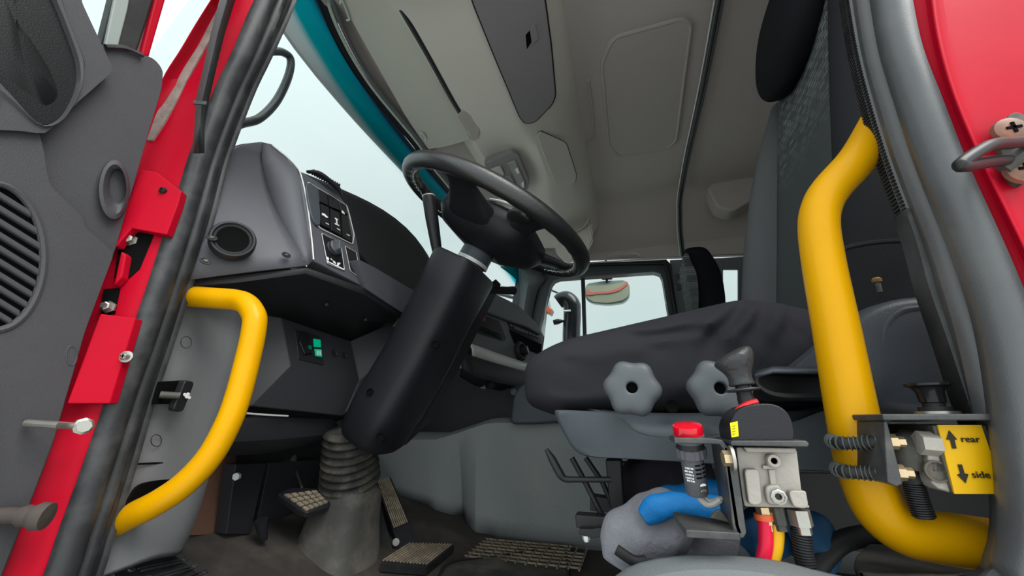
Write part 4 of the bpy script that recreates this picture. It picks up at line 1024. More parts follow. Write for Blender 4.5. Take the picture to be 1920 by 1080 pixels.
# armrest / height tray
ao = rnd(PP('1412,716 1414,698 1432,688 1560,690 1640,690 1640,748 1470,749 1440,742 1422,730', y=.10), .012)
ai = rnd(PP('1420,716 1424,704 1440,699 1560,701 1636,701 1636,738 1470,738 1446,734 1430,726', y=.10), .010)
a, b = M().ringface(ao, ai, 60)
m = M(); m.grid([[p+V(0, .06, 0) for p in a], [p+V(0, .002, 0) for p in a], [p.lerp(q, .3) for p, q in zip(a, b)], b, [q+V(0, .03, .0) for q in b]], cu=True, cap=True); m.build('side_tray', blk, DS, sharp=50)
m = M(); m.grid([[p+V(0, .002, 0) for p in PP('1422,700 1450,689 1560,691 1600,691', y=.088)], [p for p in PP('1416,706 1450,697 1560,699 1600,699', y=.082)]]); m.build('tray_lip', dome, DS, solid=.003)
# seat belt buckle stub with brown cap
m = M(); m.tube(PP('1650,548 1646,532 1645,526', y=.16), .0025, 8, smooth=1); bk_ = m.build('recliner_stub', dirtm, DS)
m = M(); m.lathe(P(1645, 529, y=.16), V(0, 0, 1), [(.0, -.001), (.004, 0), (.0045, .003), (.003, .005), (0, .0055)], 16); m.build('stub_cap', mat('tan_cap', (.22, .13, .04), .5), bk_)
# seat suspension levers and slide rails
m = M(); m.tube(PP('1072,858 1098,905 1128,965', y=.2), .0035, 10, smooth=1); m.build('suspension_strut', blk, DS); m = M(); m.tube(PP('1098,858 1130,905 1150,950', y=.24), .0035, 10, smooth=1); m.build('suspension_strut', blk, DS)
m = M(); m.tube(PP('1024,842 1036,862 1050,888 1060,898 1080,899 1110,899 1145,899', y=.17), [.0022, .0048, .005, .0036, .0032, .0032, .0032], 12, smooth=4); m.build('slide_lever', blk, DS)
m = M(); m.slab(PP('1135,862 1165,862 1170,960 1150,970 1142,940', y=.22), .03); m.build('suspension_frame', blk, DS, bev=.002); m = M(); m.slab(PP('1160,866 1260,868 1300,960 1190,985 1170,970', y=.42), .02); m.build('suspension_frame', blk, DS, bev=.002)
m = M(); m.slab(PP('1078,965 1200,974 1200,990 1080,990', y=.18), .02); m.build('slide_rail', blk, DS, bev=.0015); m = M(); m.slab(PP('1106,928 1150,936 1180,948 1180,966 1106,958', y=.24), .02); m.build('slide_rail', blk, DS, bev=.0015)
m = M(); m.slab(PP('1084,1002 1086,992 1110,992 1122,990 1178,1000 1170,1010 1130,1006 1108,1010 1100,1005', y=.17), .01); m.build('rail_foot', blk, DS, bev=.001)
m = M(); m.lathe(P(1099, 1004, y=.175), V(0, 0, -1), [(.0042, 0), (.0042, .004), (.003, .004), (.003, .006)], 6); m.build('foot_bolt', silver, DS, sharp=20)
m = M(); m.slab(rnd(PP('1158,985 1180,980 1192,986 1190,998 1165,1004', y=.165), .004), .01); m.build('rail_clamp', dirtm, DS, bev=.001)
# black seat base below
m = M(); m.slab(PP('1180,874 1260,876 1500,888 1900,890 1930,1060 1560,1030 1420,1030 1300,990 1200,940', y=.55), .02); m.build('base_plate', blk, DS)

# passenger seat, seen beyond the cushion
PS = thing('passenger_seat', 'passenger seat back and dark headrest seen beyond the driver cushion by the far window', 'seat', (.45, 1.55, .2))
m = M(); q = sp(PP('1284,470 1292,462 1318,460 1334,472 1352,505 1360,540 1363,580 1366,700 1310,700 1306,570 1300,545 1288,500', y=1.5), 4, closed=True); cc = sum(q, Vector())/len(q)
m.grid([[p.lerp(cc, .12) for p in q], [p+V(0, .02, 0) for p in q], [p+V(0, .24, 0) for p in q], [p.lerp(cc, .12)+V(0, .26, 0) for p in q]], cu=True, cap=True); m.build('seat_back', headf, PS, sharp=80)
m = M(); q = sp(PP('1282,480 1290,475 1296,490 1308,520 1310,580 1300,620 1296,560 1290,532', y=1.47), 4, closed=True); m.slab(q, .2); m.build('seat_facing', seatf, PS, bev=.01)

# ------------------------------------------------------------------ yellow grab bars
GL = thing('grab_handle', 'yellow bent tube grab handle on the front door pillar beside the kick panel', 'grab handle', (-.6, .06, .2))
M().tube([P(300, 549, y=.045), P(352, 555, y=.05), P(400, 559, y=.062), P(440, 562, y=.072), P(462, 570, y=.075), P(476, 590, y=.077), P(477, 612, y=.077), P(468, 660, y=.077), P(446, 745, y=.075), P(425, 800, y=.073), P(392, 858, y=.07), P(345, 908, y=.064), P(295, 942, y=.058), P(250, 965, y=.054), P(205, 988, y=.05), P(150, 1010, y=.045)],
         [.0155]*16, 20, smooth=6).build('handle_tube', yel, GL)
GR = thing('grab_handle', 'thick yellow tube grab rail with two clamps on the rear door pillar by the seat', 'grab handle', (.2, .05, .2))
yb = .055
M().tube([P(1700, 130, y=yb+.02), P(1645, 235, y=yb+.01), P(1608, 298, y=yb), P(1560, 352, y=yb), P(1541, 385, y=yb), P(1535, 425, y=yb), P(1545, 500, y=yb), P(1568, 620, y=yb), P(1592, 750, y=yb), P(1612, 850, y=yb), P(1630, 910, y=yb), P(1655, 960, y=yb), P(1695, 992, y=yb), P(1745, 1004, y=yb), P(1810, 1014, y=yb), P(1880, 1024, y=yb+.005), P(1960, 1032, y=yb+.01)],
         [.0158, .0158, .0158, .0158, .0158, .0158, .016, .0165, .017, .0172, .0172, .0172, .017, .0168, .0166, .0164, .0164], 28, smooth=7).build('rail_tube', yel, GR)
# ------------------------------------------------------------------ side/rear valve with the yellow sign
SV = thing('control_valve', 'push pull air valve with yellow rear and side sign clamped to the yellow rail', 'valve', P(1760, 850, y=.03))
zt = P(1700, 788, y=.02).z
m = M(); m.prism([V(P(1657, 788, y=.0).x, .0, zt), V(P(1850, 788, y=.0).x+.03, .0, zt), V(P(1850, 788, y=.0).x+.03, .075, zt), V(P(1657, 788, y=0).x, .075, zt)], V(0, 0, .004)); m.build('mount_plate', bracket, SV, bev=.001)
m = M(); m.prism(PP('1657,789 1664,789 1694,908 1682,913 1664,905', y=.004), V(0, .05, 0)); m.build('mount_flange', bracket, SV, bev=.001)
for y_ in ((1560, 827, 1655, 829), (1570, 880, 1672, 888)):
    x1, ya_, x2, yb_ = y_
    a = P(x1, ya_, y=.03); b = P(x2, yb_, y=.025)
    pts_ = [P(x2+8, yb_+4, y=.06), P(x2+4, yb_, y=.02), P((x1+x2)/2, (ya_+yb_)/2+3, y=.026), P(x1+8, ya_+3, y=.034), P(x1, ya_-2, y=.055), P(x1+12, ya_-10, y=.082), P((x1+x2)/2, ya_-10, y=.085), P(x2, yb_-14, y=.08)]
    u = M(); u.tube(pts_, .0042, 10, smooth=8); hb_ = u.build('clamp_bolt', rubd, SV)
    q = sp(pts_, 8); q = resample(q[:44], 46); u = M()
    for i in range(1, len(q)-1): u.lathe(q[i], q[i+1]-q[i-1], [(.0030, -.0006), (.0051, -.0003), (.0051, .0003), (.0030, .0006)], 12)
    u.build('clamp_sleeve', mat('clamp_sleeve_rubber', (.07, .08, .078), .4), hb_)
for px, py in ((1677, 828), (1692, 886)):
    p = P(px, py, y=.012); m = M(); m.lathe(p+V(-.004, 0, 0), V(1, -.2, 0), [(.005, 0), (.005, .005), (.0033, .005), (.0033, .009), (0, .009)], 6); m.build('clamp_nut', brass, SV, sharp=20)
p = P(1758, 780, y=.03); p.z = zt+.004
m = M(); m.lathe(p, V(0, 0, 1), [(.012, 0), (.012, .002), (.0, .002)], 24); m.build('knob_washer', steel, SV)
m = M(); m.lathe(p, V(0, 0, 1), [(.009, .002), (.009, .005), (.006, .005), (.006, .009)], 20); m.build('knob_boot', rubd, SV)
m = M(); m.lathe(p, V(0, 0, 1), [(.005, .007), (.007, .008), (.0075, .015), (.009, .018), (.0125, .0195), (.0125, .021), (.008, .022), (0, .0225)], 24); m.build('push_knob', blkg, SV)
sq = PP('1758,797 1840,797 1885,926 1790,926', y=.008); 
vb = M(); vb.prism(PP('1748,797 1850,797 1900,930 1788,926', y=.009), V(0, .05, 0)); vb.build('valve_body', dirtm, SV, bev=.001)
m = M(); m.slab(sq, .0012); sg = m.build('sign_plate', sign, SV)
xd = (sq[1]-sq[0]); yd = V(0, 0, 1)
def sgp(px, py): return P(px, py, y=.0073)
m = M(); m.slab([sgp(*q) for q in ((1780, 807), (1795, 824), (1790, 825), (1794, 841), (1786, 841), (1782, 825), (1775, 824))], .0003); m.build('up_arrow', signk, sg)
m = M(); m.slab([sgp(*q) for q in ((1796, 871), (1804, 871), (1809, 888), (1816, 889), (1811, 906), (1795, 890), (1801, 888))], .0003); m.build('down_arrow', signk, sg)
sc_ = (sgp(1813, 830)-sgp(1803, 830)).length/10
serif = signk
text('rear', 21*sc_, sgp(1803, 829), sgp(1835, 829.5)-sgp(1803, 829), (0, 0, 1), signk, sg, 'sign_word')
text('side', 21*sc_, sgp(1824, 896), sgp(1855, 896.5)-sgp(1824, 896), (0, 0, 1), signk, sg, 'sign_word')
m = M(); m.prism(PP('1744,806 1752,812 1768,840 1789,912 1790,926 1762,918 1748,906 1740,860 1736,820', y=.012), V(0, .035, 0)); vv = m.build('valve_casting', alu, SV, bev=.0015)
m = M(); m.lathe(P(1757, 884, y=.0115), V(0, -1, 0), [(.0068, -.001), (.0068, .0008), (.0055, .0008), (.0052, -.0005), (0, -.0005)], 20); m.build('casting_port', dirtm, vv)
m = M(); m.lathe(P(1742, 832, y=.012), V(1, 0, -.1), [(.0075, -.006), (.0075, .004), (0, .004)], 6); m.build('port_nut', alu, SV, sharp=20)
m = M(); m.tube(PP('1740,832 1710,832 1700,838 1699,850 1702,880', y=.025), [.007, .0085, .0105, .0105, .0085], 12); m.build('elbow_fitting', dirtm, SV)
a = PP('1703,880 1712,905 1722,940 1734,972', y=.03); m = M(); m.tube(a, .005, 12); m.lathe(P(1706, 888, y=.03), V(.2, 0, -1), [(.0068, -.004), (.0078, .005)], 12); hs = m.build('drop_hose', rubd, SV)
m = M(); q = resample(sp(a, 8), 22)
for i in range(2, 21): m.lathe(q[i], q[i+1 if i < 21 else i]-q[i-1], [(.0046, -.0009), (.0062, -.0004), (.0062, .0004), (.0046, .0009)], 12)
m.build('hose_ribs', blk, hs)
# pale label with a plus sign and a plug outline behind the plate
m = M(); m.slab(PP('1664,795 1717,793 1720,812 1672,822', y=.07), .004); lb_ = m.build('symbol_label', mat('pale_label', (.5, .52, .54), .5), SV)
m = M(); m.slab(PP('1702,797 1704,797 1705,806 1703,806', y=.0685), .0004); m.slab(PP('1699,801 1708,801 1708,802.4 1699,802.4', y=.0685), .0004); m.build('plus_mark', signk, lb_)
m = M(); m.tube(PP('1697,809 1714,808 1716,811 1713,817 1699,818 1700,813', y=.0685), .0005, 5, smooth=1, closed=True); m.build('plug_outline', signk, lb_)

# ------------------------------------------------------------------ tipper control on its bracket
BK = thing('mounting_bracket', 'black painted steel bracket holding the warning lamp and tipper valve', 'bracket', P(1380, 1000, y=.05))
zt2 = P(1340, 826, y=.03).z
m = M(); m.prism(PP('1264,823 1345,824 1366,830 1380,842 1400,996 1398,1010 1388,1012 1374,1005 1372,980 1356,842 1345,834 1264,832', y=.005), V(0, .004, 0))
m = M()
tA = PP('1264,826 1330,827 1352,829 1360,840 1382,985 1388,1003', y=.0)
rows = [[p+V(0, .0, 0) for p in tA], [p+V(0, .045, 0) for p in tA]]
m.grid(rows); bkb = m.build('bracket_arm', bracket, BK, solid=.004, bev=.001)
m = M(); m.prism(PP('1356,836 1378,840 1400,1000 1394,1010 1376,1008', y=.0), V(0, .004, 0)); m.build('bracket_web', bracket, BK, bev=.001)
m = M(); m.grid([[P(1388, 1007, y=-.004), P(1286, 1001, y=-.004)], [P(1372, 985, y=.04), P(1262, 965, y=.04)]]); m.build('bracket_foot', bracket, BK, solid=.005, bev=.001)
m = M(); m.slab(rnd(PP('1370,826 1512,826 1518,832 1516,838 1370,836', y=-.005), .002), .06); m.build('bracket_shelf', bracket, BK, bev=.001)
m = M(); m.prism(PP('1331,972 1342,958 1350,955 1372,982', y=.02), V(0, .004, 0)); m.build('bracket_tab', dirtm, BK, bev=.001)
p = P(1352, 859, y=-.002); m = M(); m.lathe(p+V(.006, 0, 0), V(-1, 0, 0), [(.0085, -.002), (.0085, .0), (.0, .0)], 24); m.build('bolt_washer', steel, BK)
m = M(); m.lathe(p+V(.006, 0, 0), V(-1, -.1, 0), [(.0052, 0), (.0052, .005), (0, .005)], 6); m.build('bracket_bolt', brass, BK, sharp=20)

WLp = thing('warning_lamp', 'cylindrical black warning buzzer with red lens standing in the bracket arm', 'warning lamp', P(1288, 826, y=.022))
wa = P(1288, 797, y=.015); wb = P(1308, 930, y=.03); ax = (wb-wa).normalized(); Lw = (wb-wa).length
S1 = Lw/133
def wl(prof, name, mt, par=WLp, n=32, sharp=35):
    m = M(); m.lathe(wa, ax, [(r*S1, h*S1) for r, h in prof], n); return m.build(name, mt, par, sharp=sharp)
wl([(0, -2), (20, -2), (26, 0), (27, 3), (27, 17), (0, 17)], 'red_lens', redl)
wl([(27.5, 16), (28, 17), (28, 30), (0, 30)], 'lamp_collar', dash)
wl([(25, 30), (25, 42), (23, 43), (23, 50)], 'lamp_neck', blk)
m = M(); rows = []
for h, r0_ in ((41, 24), (42, 26), (58, 26), (60, 23)):
    u_, w_, _ = frame(ax); rows.append([wa+ax*h*S1+(u_*math.cos(t)+w_*math.sin(t))*S1*(r0_+(1.6 if (k % 4) < 2 else 0)) for k, t in enumerate([2*math.pi*k/64 for k in range(64)])])
m.grid(rows, cu=True, cap=True); m.build('lock_nut', dash, WLp)
wl([(21, 50), (21, 58), (20.5, 60), (20, 122), (19, 128), (13, 130), (0, 130)], 'lamp_barrel', dash)
u_, w_, _ = frame(ax, (1, 0, 0))   # u: +x , w:
fr_ = V(0, -1, 0); fr_ = (fr_-ax*fr_.dot(ax)).normalized(); sx_ = ax.cross(fr_); sx_ = sx_ if sx_.x > 0 else -sx_
def barr(a_deg, h, r=20.9): 
    t = math.radians(a_deg); return wa+ax*h*S1+(fr_*math.cos(t)+sx_*math.sin(t))*r*S1, (fr_*math.cos(t)+sx_*math.sin(t)), (-fr_*math.sin(t)+sx_*math.cos(t))
m = M()
for k in range(4):
    for a_, w2 in ((16, 5.5), (50, 4)):
        p, nn, tt = barr(a_, 69+k*7.5); q = [p+tt*(w2*S1)*sx-ax*S1*1.4*sz for sx, sz in ((-1, -.4), (-.8, -1), (.8, -1), (1, -.4), (1, .4), (.8, 1), (-.8, 1), (-1, .4))]; m.prism(q, nn*-.002)
m.build('sound_slots', hole, WLp)
for i, (h, wd) in enumerate(((74, 7), (80, 8.5), (86, 8), (92, 8.5), (97, 7))):
    p, nn, tt = barr(-28, h); x_ = -1
    m = M()
    for j in range(6):
        q0 = p+tt*S1*(-wd+j*2.6); wd2 = 1.7 if (i+j) % 3 else 1.1
        m.prism([q0+tt*S1*a-ax*S1*b for a, b in ((0, -1.6), (wd2, -1.6), (wd2, 1.6), (0, 1.6))], nn*.0002)
    m.build('barrel_print', white, WLp)
for h, mt_ in ((104, white), (114, brass)):
    p, nn, tt = barr(25, h); m = M(); m.prism([p+tt*S1*a-ax*S1*b+nn*.0004 for a, b in ((-6, -1.5), (6, -1.5), (5, 2), (0, 3), (-5, 2))], nn*.0008); m.build('terminal', mt_, WLp, bev=.0002)
m = M(); m.tube(PP('1310,928 1316,938 1326,946 1338,945 1350,937', y=.028), .0024, 8); m.tube(PP('1316,926 1326,938 1336,940 1350,936 1362,938', y=.03), .002, 8); m.build('lead_wires', mat('white_wire', (.42, .4, .38), .5), WLp)

TV = thing('tipper_valve', 'cast metal tipper valve with black lever knob, quadrant cover and coloured hoses', 'valve', P(1450, 950, y=.03))
yv = .012
m = M(); m.slab(rnd(PP('1380,838 1494,843 1506,944 1518,948 1518,953 1396,950 1392,930', y=yv), .002), .04); vbod = m.build('valve_body', alu, TV, bev=.002)
m = M(); m.slab(PP('1393,838 1493,840 1494,850 1400,848', y=yv-.006), .05); m.build('top_flange', alu, TV, bev=.001)
def rib(s, r, name='casting_rib'): m = M(); m.tube(PP(s, y=yv-.0005), r, 12, smooth=1); m.build(name, alu, TV)
m = M(); m.slab(rnd(PP('1396,886 1398,880 1420,880 1424,886 1430,948 1404,948', y=yv-.006), .004), .02); m.build('valve_chamber', alu, TV, bev=.003, seg=3)
m = M(); m.slab(rnd(PP('1436,852 1458,852 1460,870 1456,876 1440,876', y=yv-.006), .005), .02); m.build('valve_lug', alu, TV, bev=.002)
m = M(); m.lathe(P(1451, 864, y=yv-.006), V(0, -1, 0), [(.0045, 0), (.004, .0012), (.0022, .0012), (.002, 0), (0, 0)], 18); m.build('lug_screw', alu, TV)
m = M(); m.slab(PP('1430,872 1458,872 1458,880 1430,880', y=yv-.003), .01); m.slab(PP('1441,880 1454,880 1457,910 1445,910', y=yv-.003), .01); m.build('casting_web', alu, TV, bev=.0008)
m = M(); m.slab(rnd(PP('1434,910 1460,908 1468,918 1474,948 1440,948', y=yv-.005), .004), .02); m.build('port_boss', alu, TV, bev=.002)
c_ = P(1459, 931, y=yv-.005); m = M(); m.lathe(c_, V(0, -1, 0), [(.005, 0), (.005, .002), (.0038, .0025), (.0038, .0012), (.0024, .0012), (.002, .0), (0, 0)], 8); m.build('plug_screw', steel, TV, sharp=20)
m = M(); m.slab(rnd(PP('1478,920 1506,920 1512,922 1518,955 1490,952 1484,940', y=yv-.006), .004), .03); m.build('side_port', alu, TV, bev=.002)
# quadrant cover
qo = PP('1372,828 1368,800 1378,775 1396,762 1420,757 1446,757 1466,764 1480,778 1488,800 1490,828', y=-.002)
m = M(); q = sp(qo, 5); m.prism(q, V(0, .04, 0)); qc = m.build('quadrant_cover', shr, TV, bev=.0015, seg=3)
m = M(); q2 = sp(PP('1379,780 1388,768 1402,759 1420,754', y=.012), 4); m.tube(q2, .004, 8, flat=.7); m.build('lever_slot_seal', redp, qc)
m = M(); m.slab(PP('1369,793 1383,790 1385,818 1372,820', y=-.003), .001); st2 = m.build('warning_sticker', yelst, qc)
m = M(); 
for k in range(4): m.slab(PP(f'1373,{799+k*5} 1379,{798+k*5} 1379,{799+k*5} 1373,{800+k*5}', y=-.0036), .0003)
m.build('sticker_lines', signk, st2)
# lever
la, lb2 = P(1404, 768, y=.018), P(1374, 660, y=.018); ld = (lb2-la).normalized(); LL = (lb2-la).length/112
def lvp(prof, name, mt, sx=1, par=TV, n=28): m = M(); m.lathe(la, ld, [(r*LL, h*LL) for r, h in prof], n, sx=sx); return m.build(name, mt, par, sharp=45)
lvp([(15, -6), (15, 20), (14, 26), (13, 44), (12, 52)], 'lever_shaft', blk)
lvp([(12, 33), (30, 35), (31.5, 37), (30, 39), (12, 41)], 'lever_collar', rub)
m = M(); rows = []
sidev = ld.cross(V(0, 1, 0)).normalized(); sidev = sidev if sidev.x < 0 else -sidev
for h, r, s_ in ((44, 17, 0), (46, 23, 0), (49, 23, 0), (58, 20, 0), (70, 23, 1), (80, 30, 3), (90, 36, 4), (100, 37, 2), (109, 31, -3), (115, 21, -8), (118, 8, -11)):
    tl = .22*max(0, h-80)/40
    c_ = la+ld*h*LL+sidev*s_*LL
    rows.append([c_+sidev*r*LL*math.cos(t)*1.03-ld*math.cos(t)*r*LL*tl*1.6+V(0, 1, 0)*r*LL*.9*math.sin(t) for t in [2*math.pi*k/28 for k in range(28)]])
m.grid(rows, cu=True, cap=True); m.build('lever_knob', mat('knob_leather', (.03, .03, .032), .34, grain=.8, gscale=260), TV, sub=1, sharp=90)
# fittings and hoses
for px, mt_, r_ in ((1430, brass, .005), (1455, dirtm, .0055)):
    m = M(); m.lathe(P(px, 950, y=.025), V(.05, 0, -1), [(r_, 0), (r_, .011), (r_*.8, .011), (r_*.8, .015)], 6); m.build('hose_nut', mt_, TV, sharp=20)
m = M(); m.tube(PP('1432,966 1434,985 1436,1010 1434,1032 1428,1060', y=.025), .0048, 12); m.build('red_hose', hosr, TV)
m = M(); m.lathe(P(1431, 966, y=.025), V(0, 0, -1), [(.0062, -.001), (.0062, .003)], 16); m.build('hose_collar', orange, TV)
m = M(); m.tube(PP('1453,962 1456,985 1456,1010 1452,1035 1443,1058', y=.028), .0048, 12); m.lathe(P(1453, 962, y=.028), V(0, 0, -1), [(.0064, -.001), (.0064, .002)], 16); m.build('yellow_hose', hosy, TV)
m = M(); m.lathe(P(1496, 955, y=.022), V(.03, 0, -1), [(.0072, 0), (.0072, .010), (.0055, .010), (.0055, .015)], 6); m.build('large_nut', steel, TV, sharp=20)
a = PP('1498,975 1502,1000 1506,1035 1512,1062 1516,1085', y=.024); m = M(); m.tube(a, .0052, 12); bh = m.build('black_hose', rubd, TV)
m = M(); q = resample(sp(a, 8), 22)
for i in range(1, 21): m.lathe(q[i], q[i+1]-q[i-1], [(.0046, -.0011), (.0063, -.0005), (.0063, .0005), (.0046, .0011)], 12)
m.build('hose_ribs', blk, bh)

# ------------------------------------------------------------------ pedals, mats, floor things
CPd = thing('clutch_pedal', 'dusty square ribbed clutch pedal pad hanging left of the steering column boot', 'pedal', P(570, 940, y=.4))
cpl = plane3(P(519, 925, y=.36), P(598, 915, y=.43), P(578, 960, y=.36))
cpn = cpl[1] if cpl[1].dot(CAM-cpl[0]) > 0 else -cpl[1]
m = M(); m.prism(rnd(PP('519,925 545,914 598,915 612,922 622,940 615,950 576,961 562,956', pl=cpl), .006), -cpn*.012); m.build('pedal_pad', blk, CPd, bev=.002)
qa = [(530, 925), (596, 917), (619, 941), (577, 958)]
def bl(s_, t_): return [(qa[0][k]*(1-s_)+qa[1][k]*s_)*(1-t_)+(qa[3][k]*(1-s_)+qa[2][k]*s_)*t_ for k in (0, 1)]
for i in range(4):
    for j_ in range(5):
        s0, t0 = .02+j_*.195, .03+i*.245; cs = [bl(s0, t0), bl(s0+.15, t0), bl(s0+.15, t0+.17), bl(s0, t0+.17)]
        m = M(); m.prism([P(*c, pl=(cpl[0]+cpn*.003, cpn)) for c in cs], -cpn*.004); m.build('pad_block', pedr, CPd, bev=.0008)
m = M(); m.tube([P(548, 855, y=.5), P(556, 885, y=.46), P(566, 914, y=.42)], [.010, .0024, .0024], 8, smooth=3); m.build('pedal_arm', steel, CPd)
AP = thing('accelerator_pedal', 'long ribbed brown-black accelerator pedal leaning right of the column boot', 'pedal', P(770, 1020, y=.6))
g1, g2, g3, g4 = P(706, 905, y=.66), P(733, 893, y=.70), P(786, 1015, y=.64), P(748, 1030, y=.60)
m = M(); m.prism([g1, g2, g3, g4], V(-.012, .012, -.012)); m.build('pedal_plate', blk, AP, bev=.004)
for i in range(8):
    s = .1+i*.1; a = g1.lerp(g2, s); b = g4.lerp(g3, s); b = a.lerp(b, .72); m = M(); m.tube([a+V(.004, -.005, .002), b+V(.004, -.005, .002)], .0018, 6, smooth=1); m.build('tread_rib', pedr, AP)
m = M(); m.lathe(P(743, 1016, y=.59), V(.3, -1, .1), [(.008, 0), (.008, .003), (.004, .003), (.004, .006), (0, .006)], 16); m.build('hinge_pin', steel, AP)
BPd = thing('brake_pedal', 'dark brake pedal pad between the column boot and the accelerator', 'pedal', P(715, 1040, y=.55))
m = M(); m.prism(rnd([P(690, 960, y=.60), P(716, 950, y=.62), P(738, 1030, y=.58), P(728, 1052, y=.57), P(702, 1055, y=.55), P(686, 1030, y=.56)], .015), V(-.02, .01, -.01)); m.build('pedal_pad', rubd, BPd, bev=.004)
m = M(); m.tube([P(705, 960, y=.62), P(700, 900, y=.7), P(690, 840, y=.75)], .008, 8); m.build('pedal_arm', blk, BPd)
def FL(px, py, h=.004):
    p = P(px, py, z=h)
    if p.x < -.42: p = P(px, py, pl=((-.42, 0, h), (.42, 0, 1)))
    return p
# heel plate with grooves
HP = thing('heel_pad', 'dusty grooved rubber heel block on the floor in front of the accelerator', 'heel pad', P(780, 1050, z=.0))
hp_ = [FL(712, 1054, .02), FL(768, 1018, .02), FL(852, 1020, .02), FL(800, 1062, .02)]
m = M(); m.prism(hp_, V(0, 0, -.019)); m.build('pad_body', rubd, HP, bev=.003)
for i in range(14):
    s = .03+i*.07; a = hp_[0].lerp(hp_[3], s); b = hp_[1].lerp(hp_[2], s); m = M(); m.tube([a.lerp(b, .06)+V(0, 0, .001), a.lerp(b, .96)+V(0, 0, .001)], .0022, 6, smooth=1); m.build('pad_rib', pedr, HP)
FM = thing('rubber_mat', 'black rubber floor mat with raised grid and dust at the foot of the tunnel', 'floor mat', P(950, 1060, z=.0))
mo = rnd([FL(815, 1100, .010), FL(835, 1058, .010), FL(866, 1050, .010), FL(900, 1050, .010), FL(985, 1036, .010), FL(1060, 1026, .010), FL(1064, 1060, .010), FL(1062, 1110, .010), FL(900, 1130, .010)], .03)
m = M(); m.prism(mo, V(0, 0, -.01)); fm_ = m.build('mat_sheet', matr, FM, bev=.002)
m = M(); m.tube([p+V(0, 0, .001) for p in mo], .004, 6, smooth=1, closed=True); m.build('mat_border', rubd, FM)
m = M()
x_a, x_b = -.62, -.17
for i in range(18):
    x = -.60+i*.026; m.box((x, .70+.12, .0135), (.0018, .085 if x > -.5 else .02, .002))
for j_ in range(7):
    y = .75+j_*.026; m.box((-.36, y, .0135), (.205 if y < .86 else .16, .0018, .002))
g_ = m.build('mat_grid', pedr, fm_); g_['kind'] = 'stuff'
# studded step plate near the door
zs0 = .17
ST = thing('step_plate', 'black studded footrest plate on the floor by the front door pillar', 'step plate', P(300, 1060, y=.12))
stq = [P(205, 1052, y=.075), P(313, 1034, y=.16), P(338, 1046, y=.17), P(410, 1105, y=.17), P(250, 1180, y=.06)]
m = M(); m.prism(stq, V(-.0, .0, -.02)); m.build('plate_body', rubd, ST, bev=.002)
spl = plane3(stq[0], stq[1], stq[3])
for k, (x1, y1, x2, y2) in enumerate(((245, 1054, 318, 1040), (258, 1068, 338, 1051), (290, 1082, 357, 1063), (300, 1096, 376, 1074))):
    a, b = P(x1, y1, pl=spl), P(x2, y2, pl=spl); n_ = spl[1] if spl[1].z > 0 else -spl[1]
    m = M(); m.tube([a+n_*.001, b+n_*.001], .0012, 6, smooth=1); off_ = (b-a).cross(n_).normalized()*.006; m.tube([a+n_*.001+off_, b+n_*.001+off_], .0012, 6, smooth=1); m.build('grip_bead', rub, ST)
    for px, py in ((x1-12, y1+2), (x2+8, y2-1)):
        m = M(); m.lathe(P(px, py, pl=spl), n_, [(.0042, 0), (.004, .002), (.0025, .002), (.0025, .0008), (0, .0008)], 16); m.build('stud', rub, ST)
# pedal box bracket and brown carpet behind the bar
PB = thing('pedal_bracket', 'black sheet metal pedal bracket in the dark footwell left of the clutch pedal', 'bracket', P(440, 1000, y=.4))
m = M(); m.prism(PP('442,870 500,868 470,1002 424,1002', x=-.74), V(-.03, 0, 0)); m.build('bracket_plate', dashd, PB, bev=.002); m = M(); m.prism(PP('478,1000 505,868 640,860 620,900 560,950 500,995', x=-.76), V(-.01, 0, 0)); m.build('gusset_plate', dashd, PB, bev=.002)
m = M(); m.lathe(P(446, 893, x=-.738), V(.3, -1, 0), [(.007, 0), (.007, .006), (0, .006)], 6); m.build('plate_bolt', silver, PB, sharp=20)
m = M(); m.tube(PP('490,975 492,1000 495,1012', x=-.70), [.012, .009, .007], 10, smooth=2); m.build('stop_screw', blk, PB)
tag(M().grid([[P(375, 850, x=-.79), P(440, 850, x=-.79)], [P(375, 930, x=-.79), P(450, 940, x=-.79)], [P(330, 1004, x=-.775), P(490, 1000, x=-.775)]]).build('carpet_patch', brown, solid=.004), 'reddish brown insulation felt showing behind the pedal bracket', 'insulation')

# work glove under the seat
GV = thing('work_glove', 'grey and blue rubber coated knitted work glove stuffed under the seat', 'glove', P(1260, 1020, y=.15))
def blob(path, rad, name, mt, par, flat=.6, seed=1, amp=.006, sub=1, n=24):
    m = M(); ctrl = sp(path, 8); rows = []; N = len(ctrl); u = None
    for i, p in enumerate(ctrl):
        t = (ctrl[min(i+1, N-1)]-ctrl[max(i-1, 0)]).normalized()
        if u is None: u = frame(t, (0, 1, 0))[0]
        u = (u-t*u.dot(t)).normalized(); w = t.cross(u); k = i/8; a = int(min(k, len(rad)-1)); f_ = k-a; r = rad[a]*(1-f_)+rad[min(a+1, len(rad)-1)]*f_
        rr = []
        for j in range(n):
            q = 2*math.pi*j/n; d = u*math.cos(q)*flat+w*math.sin(q); pp = p+d*r
            rr.append(pp+d*amp*noise.noise(pp*38+V(seed, 0, 0)))
        rows.append(rr)
    m.grid(rows, cu=True, cap=True); return m.build(name, mt, par, sub=sub, sharp=90)
gy = .13
blob(PP('1172,1062 1180,1035 1203,1002 1232,985 1268,985 1300,1000', y=gy), [.022, .027, .031, .032, .028, .02], 'knit_cuff', glov, GV, .7, 1, .012)
blob(PP('1250,975 1290,985 1340,1000 1380,1015', y=gy+.03), [.018, .024, .024, .02], 'knit_back', glov, GV, .8, 5, .01)
blob(PP('1206,972 1235,952 1270,943 1310,948 1345,958 1368,975', y=gy-.02), [.006, .010, .012, .012, .014, .010], 'blue_palm', blue, GV, .9, 3, .008)
